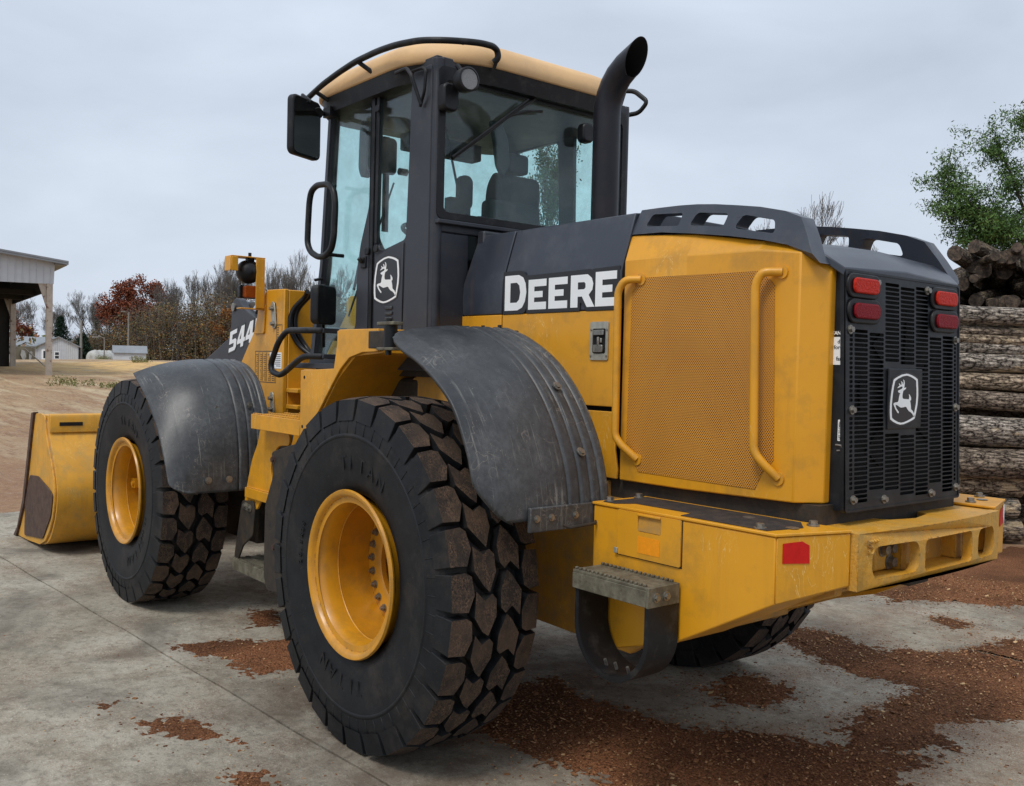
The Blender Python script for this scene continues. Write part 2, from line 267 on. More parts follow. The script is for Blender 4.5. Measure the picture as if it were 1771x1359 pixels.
def bark_mat(name, hi, lo):
    t = NT(name); v = t.tex('ShaderNodeTexVoronoi', 1., vec=t.coord((6.5, 24, 24))); v.feature = 'DISTANCE_TO_EDGE'; n = t.tex('ShaderNodeTexNoise', 16, 9, .8, t.coord((.35, 1, 1))); n2 = t.tex('ShaderNodeTexNoise', 2.2, 5, .6, t.coord((1, 3, 3)))
    dn = t.tex('ShaderNodeTexNoise', 30, 3, .7); ck = t.ramp(t.math('ADD', v.outputs['Distance'], t.math('MULTIPLY', t.math('SUBTRACT', dn.outputs[0], .5), .22)), [(.0, 0), (.10, 1)])
    h = t.math('ADD', t.math('MULTIPLY', ck, .6), t.math('MULTIPLY', n.outputs[0], .6))
    cc = t.mix(ck, lo, t.mix(t.ramp(n.outputs[0], [(.35, 0), (.62, 1)]), tup(hi, .45), hi))
    cc = t.mix(t.ramp(n2.outputs[0], [(.575, 0), (.63, .8)]), cc, tup((.42, .32, .2), hi[0]/.42))
    t.l(cc, t.b.inputs['Base Color']); t.b.inputs['Roughness'].default_value = .95; t.b.inputs['Specular IOR Level'].default_value = .15
    t.bump(h, 1, .03); return t.m
M['log_bark'] = bark_mat('log_bark', (.74, .64, .53), (.030, .022, .018))
M['log_bark_tan'] = bark_mat('tan_log_bark', (.78, .61, .43), (.045, .03, .02))
M['log_bark_brown'] = bark_mat('brown_log_bark', (.52, .41, .31), (.026, .018, .014))
M['heap_bark'] = bark_mat('heap_log_bark', (.30, .235, .175), (.022, .016, .012))
t = NT('sawn_log_end'); sx = t.n('ShaderNodeSeparateXYZ'); t.l(t.coord(), sx.inputs[0])
rr = t.math('SQRT', t.math('ADD', t.math('MULTIPLY', sx.outputs[1], sx.outputs[1]), t.math('MULTIPLY', sx.outputs[2], sx.outputs[2])))
ring = t.math('SINE', t.math('MULTIPLY', rr, 420)); n = t.tex('ShaderNodeTexNoise', 16, 6, .75)
cc = t.mix(t.ramp(ring, [(.3, 0), (1, .5)]), (.15, .105, .07), (.09, .06, .04)); cc = t.mix(t.ramp(n.outputs[0], [(.38, 0), (.58, 1)]), cc, (.03, .022, .016))
t.l(cc, t.b.inputs['Base Color']); t.b.inputs['Roughness'].default_value = .9; t.bump(n.outputs[0], .8, .01); M['log_end'] = t.m
M['siding'] = pmat('white_metal_siding', (.50, .52, .55), .5, var=.06, vscale=2)
M['grey_roof'] = pmat('grey_metal_roof', (.22, .235, .25), .5, var=.12, vscale=1)
M['post'] = pmat('peeling_painted_post', (.42, .36, .30), .8, var=.15, vscale=3, spots=(.14, .05, .025), spot_t=.57, sscale=2.4)
M['barn'] = pmat('dark_barn_boards', (.018, .015, .012), .9, var=.4, vscale=2)
M['pole'] = pmat('weathered_pole', (.26, .24, .21), .9, var=.2, vscale=3)
M['tarp'] = pmat('dirty_white_tank', (.46, .46, .43), .6, var=.12, vscale=1.2, dirt=(.25, .24, .2), dirt_amt=.42, dscale=1.5)
M['mural'] = pmat('weathered_board', (.16, .14, .10), .9, var=.25, vscale=.8, dirt=(.26, .23, .16), dirt_amt=.5, dscale=.9)
M['housebase'] = pmat('dark_house_skirt', (.03, .035, .045), .8)
M['orange_decal'] = pmat('orange_band', (.40, .10, .01), .6)

# ------------------------------------------------------------------ mesh helpers
class MB:
    def __init__(s): s.v = []; s.f = []; s.mi = []; s.cur = 0
    def add(s, vs, fs):
        o = len(s.v); s.v += [tuple(v) for v in vs]; s.f += [tuple(i+o for i in f) for f in fs]; s.mi += [s.cur]*len(fs); return s
    def box(s, x0, x1, y0, y1, z0, z1):
        vs = [(x, y, z) for x in (x0, x1) for y in (y0, y1) for z in (z0, z1)]
        return s.add(vs, [(0, 1, 3, 2), (4, 6, 7, 5), (0, 4, 5, 1), (2, 3, 7, 6), (0, 2, 6, 4), (1, 5, 7, 3)])
    def prism(s, pts, ax, a, b, holes=()):
        def P(p, h): return {'x': (h, p[0], p[1]), 'y': (p[0], h, p[1]), 'z': (p[0], p[1], h)}[ax]
        loops = [list(pts)]+[list(h) for h in holes]; n = sum(len(l) for l in loops)
        vs = [P(p, a) for l in loops for p in l]+[P(p, b) for l in loops for p in l]; fs = []
        if holes:
            tr = tessellate_polygon([[Vector((p[0], p[1], 0)) for p in l] for l in loops])
            fs += [tuple(t) for t in tr]+[tuple(i+n for i in reversed(t)) for t in tr]
        else: fs += [tuple(range(n)), tuple(range(2*n-1, n-1, -1))]
        o = 0
        for l in loops:
            k = len(l)
            for i in range(k): fs.append((o+i, o+(i+1) % k, n+o+(i+1) % k, n+o+i))
            o += k
        return s.add(vs, fs)
    def tube(s, pts, r, seg=10, fil=0, cap=True, closed=False):
        P = [Vector(p) for p in pts]
        if fil:
            Q = [P[0]]
            for i in range(1, len(P)-1):
                a, b, c = P[i-1], P[i], P[i+1]; d = min(fil, (a-b).length*.48, (c-b).length*.48)
                p0 = b+(a-b).normalized()*d; p1 = b+(c-b).normalized()*d
                for k in range(6): u = k/5; Q.append(p0*(1-u)**2+b*2*u*(1-u)+p1*u*u)
            Q.append(P[-1]); P = Q
        rs = r if isinstance(r, (list, tuple)) else None
        up = Vector((0, 0, 1)); vs = []; N = len(P)
        t0 = (P[1]-P[0]).normalized(); nrm = t0.cross(up)
        if nrm.length < .05: nrm = t0.cross(Vector((1, 0, 0)))
        nrm.normalize()
        for i, p in enumerate(P):
            t = (P[min(i+1, N-1)]-P[max(i-1, 0)])
            t = t.normalized() if t.length > 1e-9 else t0
            nrm = (nrm-t*nrm.dot(t)); nrm.normalize(); bn = t.cross(nrm); rr = rs[i] if rs and len(rs) == N else (r if not rs else rs[0]+(rs[-1]-rs[0])*i/(N-1))
            for k in range(seg): a = 2*math.pi*k/seg; vs.append(p+nrm*math.cos(a)*rr+bn*math.sin(a)*rr)
        fs = [(i*seg+k, i*seg+(k+1) % seg, (i+1)*seg+(k+1) % seg, (i+1)*seg+k) for i in range(N-1) for k in range(seg)]
        if cap: fs += [tuple(range(seg-1, -1, -1)), tuple((N-1)*seg+k for k in range(seg))]
        return s.add(vs, fs)
    def lathe(s, prof, seg=64, c=(0, 0, 0), closed=False):
        # profile (r, y) about the y axis
        n = len(prof); vs = []
        for k in range(seg):
            a = 2*math.pi*k/seg
            for r, y in prof: vs.append((c[0]+r*math.cos(a), c[1]+y, c[2]+r*math.sin(a)))
        fs = []
        for k in range(seg):
            for i in range(n-(0 if closed else 1)):
                j = (i+1) % n; fs.append((k*n+i, k*n+j, ((k+1) % seg)*n+j, ((k+1) % seg)*n+i))
        return s.add(vs, fs)
    def cyl(s, a, b, r, seg=16): return s.tube([a, b], r, seg)
    def build(s, name, m, parent=None, bevel=0, smooth=40, seg=2, xf=None, label=None, solid=0):
        me = bpy.data.meshes.new(name); me.from_pydata(s.v, [], s.f)
        bm = bmesh.new(); bm.from_mesh(me)
        for f, i in zip(bm.faces, s.mi): f.material_index = i
        if smooth is not None: bmesh.ops.recalc_face_normals(bm, faces=bm.faces)
        if xf: bm.transform(xf)
        bm.to_mesh(me); bm.free()
        for k in (m if isinstance(m, list) else [m]): me.materials.append(M[k])
        if smooth:
            me.shade_smooth(); me.set_sharp_from_angle(angle=R(smooth))
        o = bpy.data.objects.new(name, me); col.objects.link(o)
        if parent: o.parent = parent
        if solid:
            q = o.modifiers.new('solid', 'SOLIDIFY'); q.thickness = solid; q.offset = 0
        if bevel:
            q = o.modifiers.new('bevel', 'BEVEL'); q.width = bevel; q.segments = seg; q.limit_method = 'ANGLE'; q.angle_limit = R(35); q.harden_normals = False
        if label: o['label'] = label
        return o
def tag(o, label=None, cat=None, group=None, kind=None):
    for k, v in (('label', label), ('category', cat), ('group', group), ('kind', kind)):
        if v: o[k] = v
    return o
def empty(name, loc=(0, 0, 0), parent=None, rz=0):
    o = bpy.data.objects.new(name, None); col.objects.link(o); o.location = loc; o.rotation_euler.z = rz; o.empty_display_size = .2
    if parent: o.parent = parent
    return o
def rrect(x0, x1, y0, y1, r, n=5):
    pts = []
    for cx, cy, a0 in ((x1-r, y0+r, -90), (x1-r, y1-r, 0), (x0+r, y1-r, 90), (x0+r, y0+r, 180)):
        for k in range(n+1): a = R(a0+90*k/n); pts.append((cx+r*math.cos(a), cy+r*math.sin(a)))
    return pts
def rpoly(pts, r, n=4):
    Q = []; N = len(pts)
    for i in range(N):
        a, b, c = Vector(pts[i-1]), Vector(pts[i]), Vector(pts[(i+1) % N]); d = min(r, (a-b).length*.45, (c-b).length*.45)
        p0 = b+(a-b).normalized()*d; p1 = b+(c-b).normalized()*d
        for k in range(n+1): u = k/n; q = p0*(1-u)**2+b*2*u*(1-u)+p1*u*u; Q.append((q.x, q.y))
    return Q
def loft(mb, rings, close=True, caps=True):
    n = len(rings[0]); o = len(mb.v); vs = [p for r in rings for p in r]; fs = []
    for i in range(len(rings)-1):
        for k in range(n if close else n-1): fs.append((i*n+k, i*n+(k+1) % n, (i+1)*n+(k+1) % n, (i+1)*n+k))
    if caps: fs += [tuple(range(n)), tuple((len(rings)-1)*n+k for k in range(n-1, -1, -1))]
    return mb.add(vs, fs)
def bolt(mb, p, d, r=.012, h=.012, washer=True):
    p = Vector(p); d = Vector(d).normalized()
    if washer: mb.tube([p-d*.002, p+d*.003], r*1.5, 14)
    mb.tube([p+d*.003, p+d*(.003+h)], r, 6); return mb
def flat_text(name, s, size, origin, udir, vdir, m, parent, extrude=.0008, bold=.0, shear=0, align='LEFT', space=1., sx=1.):
    cu = bpy.data.curves.new(name, 'FONT'); cu.body = s; cu.size = size; cu.extrude = extrude; cu.offset = bold; cu.shear = shear; cu.align_x = align; cu.space_character = space
    tmp = bpy.data.objects.new(name, cu); me = bpy.data.meshes.new_from_object(tmp)
    bpy.data.objects.remove(tmp); bpy.data.curves.remove(cu)
    u, v = Vector(udir).normalized(), Vector(vdir).normalized(); n = u.cross(v)
    mm = Matrix((u*sx, v, n)).transposed().to_4x4(); me.transform(Matrix.Translation(origin) @ mm)
    me.materials.clear(); me.materials.append(M[m]); me.name = name
    o = bpy.data.objects.new(name, me); col.objects.link(o); o.parent = parent; return o
def flat_poly(name, polys, origin, udir, vdir, depth, m, parent):
    # polys: list of (outline, [holes]) in uv; a thin raised sheet on a surface
    mb = MB(); u, v = Vector(udir), Vector(vdir); n = u.cross(v).normalized(); O = Vector(origin)
    for pts, holes in polys:
        q = MB(); q.prism(pts, 'z', 0, depth, holes); mb.add([O+u*a+v*b+n*c for a, b, c in q.v], q.f)
    return mb.build(name, m, parent, smooth=30)

def bolts(name, pts, d, r, h, par, mt='steel', washer=True):
    d = Vector(d).normalized(); mb = MB(); bolt(mb, (0, 0, 0), d, r, h, washer); o0 = None
    for p in pts:
        if o0 is None: o0 = o = mb.build(name, mt, par, smooth=35)
        else: o = o0.copy(); col.objects.link(o)
        o.location = p

# ================================================================== WHEEL LOADER
LD = tag(empty('wheel_loader'), 'yellow and charcoal front-end wheel loader standing on the concrete, seen from its rear left', 'wheel loader')
# ---- wheels
TY = 1.05
def tread_mesh():
    mb = MB(); mb.cur = 0
    prof = [(.335, .215), (.362, .248), (.40, .262), (.47, .276), (.53, .283), (.575, .286), (.58, .290), (.588, .290), (.592, .285), (.63, .282), (.655, .276), (.685, .262), (.700, .235), (.704, .15), (.706, 0)]
    prof = prof+[(r, -y) for r, y in prof[-2::-1]]
    mb.lathe(prof, 112)
    N = 28; p = 2*math.pi/N
    rr = random.Random(3)
    def blk(pts, th0, sgn, shoulder):
        # pts: (s in metres, y); top slightly smaller than foot
        cx = sum(a for a, b in pts)/len(pts); cy = sum(b for a, b in pts)/len(pts)
        vb, vt = [], []
        for s_, y in pts:
            jx = rr.uniform(-.003, .003); s2, y2 = cx+(s_-cx)*.955+jx, cy+(y-cy)*.95+jx
            rb = .690; rt = .750-(max(0, y2-.16))**2*.95
            if shoulder and y > .26: rb, rt, y2 = .650, .738, .270; yb = .285
            else: yb = y
            a = th0+s_/.72; vb.append((rb*math.cos(a), sgn*yb, rb*math.sin(a)))
            a = th0+s2/.72; vt.append((rt*math.cos(a), sgn*y2, rt*math.sin(a)))
        n = len(pts)
        mb.cur = 0; mb.add(vb+vt, [(k, (k+1) % n, n+(k+1) % n, n+k) for k in range(n)])
        mb.cur = 1; mb.add(vt, [tuple(range(n))])
    pp = .168
    SH = [((a-.5)*pp*1.03, y) for a, y in ((.06, .285), (.05, .190), (.14, .158), (.55, .146), (.90, .182), (.88, .285))]
    INN = [((a-.5)*pp*1.10, y) for a, y in ((.02, .140), (.23, .086), (.12, .040), (.24, .012), (.58, .008), (.99, .055), (.86, .090), (.54, .146))]
    for k in range(N):
        a = k*p
        blk(SH, a, 1, True); blk([(s_-.0, y) for s_, y in INN], a+p*.5, 1, False)
        blk([(-s_, y) for s_, y in SH], a+p*.62, -1, True); blk([(-s_, y) for s_, y in INN], a+p*.12, -1, False)
        mb.cur = 0
        for sg in (1, -1):   # short ribs on the shoulder ring
            for da in (.1, .6):
                aa = a+p*da; ca, sa = math.cos(aa), math.sin(aa); tx, tz = -sa*.0022, ca*.0022
                q = [(r*ca+e*tx, sg*y, r*sa+e*tz) for e in (-1, 1) for r, y in ((.594, .284), (.594, .2885), (.650, .282), (.650, .2765))]
                mb.add(q, [(0, 1, 2, 3), (7, 6, 5, 4), (0, 4, 5, 1), (1, 5, 6, 2), (2, 6, 7, 3)])
    return mb
tyre0 = None; rim0 = None; nut0 = None
def sidewall_text(par, s, rad, ang0, size, y, flip=1):
    # raised letters around the sidewall, tops outwards
    cu_w = size*.86
    for i, ch in enumerate(s):
        a = ang0+(i-(len(s)-1)/2)*cu_w/rad
        o = Vector((math.cos(a), 0, math.sin(a)))
        up = o; ri = Vector((-math.sin(a), 0, math.cos(a)))
        if ch == ' ': continue
        flat_text('raised_letter', ch, size, (o*rad+Vector((0, y, 0)))-ri*size*.3-up*size*.35, ri, up, 'tyre', par, extrude=.0014, bold=.001)
def wheel(x, sgn, detail):
    global tyre0, rim0, nut0
    wh = empty('wheel', (x, TY if sgn > 0 else -.86, .742), LD)
    if sgn < 0: wh.rotation_euler.z = math.pi
    if tyre0 is None:
        tyre0 = tread_mesh().build('tyre', ['tyre', 'tread'], wh, bevel=.004, smooth=32, seg=1)
        mb = MB()
        prof = [(.300, .246), (.352, .252), (.357, .262), (.352, .272), (.338, .270), (.328, .262), (.324, .248), (.318, .240), (.312, .244), (.306, .238), (.300, .215), (.296, .205), (.296, .150), (.2935, .147), (.296, .143), (.294, -.04), (.296, -.24), (.352, -.25), (.357, -.262), (.34, -.25), (.30, -.22), (.312, -.02), (.31, .2), (.33, .235)]
        mb.lathe(prof, 96)
        mb.lathe([(.297, -.014), (.292, -.010), (.200, -.010), (.192, -.016), (.192, -.04), (.297, -.04)], 96, closed=True)
        mb.lathe([(.194, -.10), (.188, -.10), (.185, -.08), (.15, -.06), (.11, -.03), (.10, .0), (.05, .02), (0.001, .02)], 64)
        rim0 = mb.build('rim', 'rim', wh, smooth=38)
        nb = MB(); nb.tube([(0, 0, 0), (0, .004, 0)], .018, 16); nb.tube([(0, .004, 0), (0, .016, 0)], .013, 6); nb.tube([(0, .016, 0), (0, .022, 0)], .007, 10)
        nut0 = nb.build('wheel_nut', 'steel', wh, smooth=30)
        ty, rm = tyre0, rim0
        nuts = [nut0]
    else:
        ty = tyre0.copy(); rm = rim0.copy(); col.objects.link(ty); col.objects.link(rm); ty.parent = wh; rm.parent = wh
        nuts = []
    ty.rotation_euler.y = rnd.uniform(0, 3); ty.location.y = .045; ty.scale.y = .765
    if detail:
        for k in range(26):
            if k == 0 and nuts: o = nut0
            else: o = nut0.copy(); col.objects.link(o); o.parent = wh
            a = 2*math.pi*k/26; o.location = (.258*math.cos(a), -.010, .258*math.sin(a))
        sidewall_text(wh, 'TITAN', .472, -math.pi/2+(.12 if x < 1 else -.6), .088, .2585)
        sidewall_text(wh, 'TITAN', .472, math.pi/2+.18, .088, .2585)
        sidewall_text(wh, '20.5R25', .455, .15 if x < 1 else math.pi+.5, .035, .2565)
        mb = MB(); mb.prism(rrect(.215, .29, -.02, .05, .015), 'y', .09, .12); mb.tube([(.235, .12, .015), (.235, .135, .015)], .016, 12)
        if x > 1: mb.build('valve', 'rim', wh)
    return wh
wheel(0, 1, True); wheel(3.03, 1, True); wheel(0, -1, False); wheel(3.03, -1, False)

# ---- fenders
def fender(I, O, vs, lip, mats='fender', ridge=(.06, .14, .23, .33), mirror=1, cut=None, y0=.685, y1=1.31, sub=4, label=None):
    def cr(P, t):
        n = len(P)-1; t = min(max(t, 0), .99999)*n; i = int(t); u = t-i
        a, b, c, d = (P[max(i-1, 0)], P[i], P[i+1], P[min(i+2, n)])
        return [.5*((2*b[k])+(-a[k]+c[k])*u+(2*a[k]-5*b[k]+4*c[k]-d[k])*u*u+(-a[k]+3*b[k]-3*c[k]+d[k])*u**3) for k in (0, 1)]
    NS, NV = 44, 110; vsl = []; mb = MB()
    for i in range(NS+1):
        s_ = i/NS; a = cr(I, s_); b = cr(O, s_)
        for j in range(NV+1):
            v = j/NV; wgt = v**3.2
            x = a[0]+(b[0]-a[0])*wgt; z = a[1]+(b[1]-a[1])*wgt; yy = y0+(y1-y0)*v
            if cut: yy = min(yy, y1-cut(s_)) if v > .7 else yy
            h = 0
            for q in ridge: h -= .010*max(0, 1-abs(v-q)/.016)
            h += .012*math.sin(9*s_+3)*max(0, v-.85)/.15+.003*noise.noise((s_*6, v*5, 1))
            cx, cz = x-C0[0], z-C0[1]; l = math.hypot(cx, cz); x += cx/l*h; z += cz/l*h
            vsl.append((x, yy*mirror, z))
    fs = [(i*(NV+1)+j, i*(NV+1)+j+1, (i+1)*(NV+1)+j+1, (i+1)*(NV+1)+j) for i in range(NS) for j in range(NV)]
    mb.add(vsl, fs); f = mb.build('fender', mats, LD, smooth=50, solid=.014, label=label)
    return f
C0 = (0, .742)
I_ = [(-.25, 1.795), (-.36, 1.765), (-.49, 1.71), (-.61, 1.635), (-.71, 1.54), (-.79, 1.43), (-.85, 1.31), (-.885, 1.19), (-.90, 1.075)]
O_ = [(-.285, 1.745), (-.37, 1.70), (-.48, 1.655), (-.595, 1.583), (-.70, 1.49), (-.775, 1.39), (-.835, 1.29), (-.875, 1.18), (-.895, 1.075)]
for m_ in (1, -1):
    fr = fender(I_, O_, None, 0, mirror=m_, cut=lambda s_: max(0, (s_-.82)/.18)**1.3*.15+.05*max(0, .05-s_)/.05, label='scuffed grey rear fender with a torn lower corner' if m_ > 0 else None)
    mb = MB(); mb.box(-.925, -.908, min(.70*m_, 1.10*m_), max(.70*m_, 1.10*m_), 1.035, 1.125)
    mb.build('fender_flap', 'fender', fr, bevel=.004)
    bolts('flap_bolt', [(-.926, y*m_, 1.085) for y in (.76, .88, 1.0, 1.07)], (-1, 0, 0), .009, .007, fr)
    mb = MB(); mb.tube([(-.935, .78*m_, 1.06), (-.95, .80*m_, 1.05), (-.95, .93*m_, 1.045), (-.935, .95*m_, 1.055)], .006, 8)
    mb.build('flap_rod', 'dark', fr)
    bolts('fender_bolt', [(-.715, .80*m_, 1.56), (-.862, .80*m_, 1.312)], (-.7, 0, .6), .013, .006, fr)
    bolts('top_bolt', [(-.2+q*.12, .69*m_, 1.80) for q in range(5)], (0, 0, 1), .009, .012, fr, 'dark')
C0 = (3.03, .742)
I2 = [(3.32, 1.55), (2.95, 1.628), (2.72, 1.63), (2.50, 1.59), (2.33, 1.50), (2.22, 1.36), (2.155, 1.20), (2.125, 1.02), (2.12, .82)]
O2 = [(3.25, 1.46), (3.0, 1.535), (2.79, 1.525), (2.63, 1.455), (2.46, 1.33), (2.32, 1.175), (2.21, 1.03), (2.13, .92), (2.06, .825)]
for m_ in (1, -1):
    fr = fender(I2[2:], O2[2:], None, 0, mirror=m_, y0=.68, y1=1.33, cut=lambda s_: max(0, (s_-.86)/.14)**2.4*.16, label='dusty grey front fender' if m_ > 0 else None)
    bolts('fender_bolt', [(2.085, y*m_, .90) for y in (1.10, .97, .83)]+[(2.228, 1.0*m_, 1.33), (2.138, .93*m_, 1.08), (2.188, .80*m_, 1.35), (2.098, .76*m_, 1.1)], (-1, 0, .2), .014, .007, fr)
# ---- frames
mb = MB()
for m_ in (1, -1):
    a, b = sorted((.46*m_, .50*m_))
    mb.prism([(1.25, 1.05), (1.25, .62), (.62, .42), (.30, .42), (-.25, .49), (-.86, .478), (-.95, .54), (-1.78, .90), (-1.78, 1.10), (-.7, 1.10), (-.7, 1.165), (.9, 1.165)], 'y', a, b)
mb.box(-1.76, -1.72, -.46, .46, .90, 1.10); mb.box(-.95, 1.2, -.455, .455, .52, .60); mb.box(-1.72, -.95, -.455, .455, 1.0, 1.08)
mb.prism([(-.86, .50), (-.95, .56), (-1.7, .90), (-1.7, .93), (-.93, .60), (-.83, .54)], 'y', -.455, .455)
mb.build('rear_frame', 'yellow_dusty', LD, bevel=.006)
mb = MB(); mb.box(-.8, .8, -.44, .44, .56, .95); mb.tube([(0, -.82, .742), (0, .82, .742)], .16, 20); mb.tube([(0, -.5, .742), (0, .5, .742)], .22, 20)
mb.tube([(3.03, -.82, .742), (3.03, .82, .742)], .16, 20); mb.box(.6, 1.5, -.3, .3, .55, 1.2); mb.box(1.4, 2.5, -.25, .25, .6, .9); mb.box(2.38, 3.45, .455, .66, .42, 1.12); mb.box(2.38, 3.45, -.66, -.455, .42, 1.12)
mb.box(.55, 1.35, -.62, .62, 1.10, 1.56); mb.box(-.2, .7, -.5, .5, 1.2, 1.60)
mb.build('axle', 'dark', LD, bevel=.02)
mb = MB(); mb.box(-1.69, -.70, -.47, .47, 1.085, 1.185); mb.box(-.70, .3, -.47, .47, 1.168, 1.185); mb.build('hood_gap_filler', 'dark', LD)  # dark filler box closing the gap between frame and hood
# front frame
mb = MB()
FO = [(2.779, 2.085), (2.724, 2.125), (2.448, 2.119), (2.455, 1.45), (2.44, .55), (3.3, .45), (3.95, .5), (3.75, 1.0), (3.195, 1.565), (3.113, 1.652), (2.77, 2.0)]
def slot(cx, cz, a, ln, r):
    P = []
    for sg in (1, -1):
        for k in range(7):
            t = R(-90+180*k/6)+(0 if sg > 0 else math.pi); P.append((cx+math.cos(a)*(sg*ln)+math.cos(a+t)*r, cz+math.sin(a)*(sg*ln)+math.sin(a+t)*r))
    return P
h1 = slot(2.60, 1.95, R(82), .05, .032); h2 = slot(2.60, 1.34, R(80), .04, .022)
for m_ in (1, -1):
    a, b = sorted((.42*m_, .452*m_)); mb.prism(FO, 'y', a, b, [h1])
    a, b = sorted((.20*m_, .235*m_)); mb.prism(FO, 'y', a, b)
    a, b = sorted((.236*m_, .419*m_)); mb.box(2.45, 2.475, a, b, .60, 2.115)
mb.box(2.48, 3.6, -.195, .195, .6, .9)
ffr = mb.build('front_frame', 'yellow', LD, bevel=.006, label='yellow front frame tower with load chart decals')
mb = MB(); mb.prism(slot(2.60, 1.34, R(80), .05, .03), 'y', .453, .462); mb.build('lock_plate', 'latch', ffr, bevel=.003); mb = MB(); mb.prism(slot(2.605, 1.945, R(78), .062, .034), 'y', .4525, .461)
mb.build('lock_plate', 'latch', ffr, bevel=.003)
bolts('lock_bolt', [(2.60, .463, 1.30), (2.605, .463, 1.375), (2.595, .462, 1.885), (2.61, .462, 1.99)], (0, 1, 0), .014, .02, ffr)
# load chart: ruled columns of small marks
mb = MB(); rr = random.Random(5)
mb.prism([(2.56, 1.48), (2.90, 1.48), (2.90, 1.70), (2.56, 1.70)], 'y', .4525, .4532, [[(2.565, 1.485), (2.895, 1.485), (2.895, 1.695), (2.565, 1.695)]])
for i in range(5):
    x = 2.58+i*.065
    mb.box(x, x+.004, .4525, .4534, 1.49, 1.69)
    for k in range(14):
        z = 1.495+k*.0135; mb.box(x+.012, x+.012+rr.uniform(.015, .04), .4525, .4534, z, z+.005)
mb.build('load_chart', 'decal_black', ffr, smooth=None)
mb = MB(); mb.box(2.475, 2.66, .4526, .4536, 1.58, 1.69); sc = mb.build('white_sticker', 'white', ffr, smooth=None)
mb = MB()
for k in range(7): mb.box(2.49, 2.49+rr.uniform(.05, .13), .4538, .4542, 1.595+k*.013, 1.600+k*.013)
mb.build('sticker_print', 'decal_black', ffr, smooth=None)
mb = MB(); mb.prism([(2.475, 1.76), (2.565, 1.76), (2.565, 1.88), (2.475, 1.88)], 'y', .4525, .4532, [[(2.48, 1.765), (2.56, 1.765), (2.56, 1.875), (2.48, 1.875)]])
for k in range(6): mb.box(2.53, 2.55, .4525, .4534, 1.775+k*.016, 1.783+k*.016)
mb.build('small_sticker', 'decal_black', ffr, smooth=None)
# tie rungs between frame plates low down
mb = MB(); mb.box(2.28, 2.449, .10, .43, 1.42, 1.45); mb.box(2.28, 2.449, .10, .43, 1.31, 1.34)
mb.build('cross_bar', 'yellow', LD, bevel=.005)
# loader arms
ARM = [(2.70, 1.80), (2.85, 1.90), (3.06, 1.95), (3.25, 2.02), (3.33, 2.09), (3.40, 2.10), (3.46, 2.045), (3.475, 1.81), (4.02, 1.61), (4.5, 1.25), (4.9, .62), (4.78, .45), (4.60, .48), (4.25, .98), (3.8, 1.28), (3.25, 1.58), (2.70, 1.70)]
for m_ in (1, -1):
    mb = MB(); a, b = sorted((.34*m_, .40*m_)); mb.prism(rpoly(ARM, .05), 'y', a, b)
    arm = mb.build('loader_arm', 'cab', LD, bevel=.006, label='charcoal loader arm marked 544K' if m_ > 0 else None)
    mb = MB(); a, b = sorted((.395*m_, .415*m_)); mb.cyl((3.405, a, 2.03), (3.405, b, 2.03), .032, 20); mb.build('arm_pin', 'steel', arm)
    if m_ > 0:
        # 544K decal drawn with slanted block digits
        five = ([(0, 0), (.55, 0), (.66, .12), (.66, .45), (.55, .56), (.24, .56), (.24, .8), (.64, .8), (.64, 1), (0, 1), (0, .38), (.42, .38), (.42, .2), (0, .2)], [])
        four = ([(.34, 0), (.58, 0), (.58, .2), (.70, .2), (.70, .4), (.58, .4), (.58, 1), (.30, 1), (0, .38), (0, .2), (.34, .2)], [[(.34, .4), (.34, .72), (.19, .4)]])
        kay = ([(0, 0), (.22, 0), (.22, .36), (.44, 0), (.70, 0), (.40, .52), (.68, 1), (.44, 1), (.22, .64), (.22, 1), (0, 1)], [])
        P4 = [[], []]
        for g_, off in ((five, 0), (four, .74), (four, 1.5), (kay, 2.28)):
            for lvl, grow in ((0, .075), (1, 0)):
                c_x = sum(p[0] for p in g_[0])/len(g_[0]); pts = [(off+(p[0]-.34)*(1+grow*2.0)+.34, (p[1]-.5)*(1+grow*2)+.5) for p in g_[0]]
                P4[lvl].append(([(x_*.205+y_*.045, y_*.150) for x_, y_ in pts], [[(off*.205+x_*.205+y_*.045, y_*.150) for x_, y_ in h] for h in g_[1]] if lvl else []))
        ud = Vector((-1, 0, .20)).normalized(); vd = Vector((.10, 0, 1)).normalized()
        # u runs to the rear of the machine, n points outwards (+y)
        def emb(polys, dep, mt, nm, par, O, ud, vd, n=Vector((0, 1, 0))):
            q = MB()
            for pts, holes in polys:
                k = MB(); k.prism(pts, 'z', 0, dep, holes); q.add([Vector(O)+ud*a+vd*b+n*c for a, b, c in k.v], k.f)
            return q.build(nm, mt, par, smooth=30)
        emb(P4[0], .0012, 'decal_black', 'model_number_outline', arm, (3.50, .4005, 1.685), ud, vd)  # black printed outline around the white model number
        emb(P4[1], .0025, 'white', 'model_number', arm, (3.50, .4005, 1.685), ud, vd)
mb = MB(); mb.cyl((3.405, -.34, 2.03), (3.405, .34, 2.03), .05); mb.cyl((2.78, -.40, 1.84), (2.78, .40, 1.84), .05); mb.cyl((4.3, -.34, 1.2), (4.3, .34, 1.2), .09)
mb.tube([(3.0, 0, 1.0), (4.1, 0, 1.6)], .09, 18); mb.build('cross_tube', 'char', LD)
for y in (.30, -.30): mb = MB(); mb.tube([(2.85, y, 1.93), (3.30, y, 2.03)], .042, 18); mb.build('lift_cylinder', 'dark', LD)
mb = MB(); mb.tube([(3.12, .30, 1.99), (3.17, .30, 2.0)], .060, 18); mb.build('cylinder_head', 'chrome', LD)
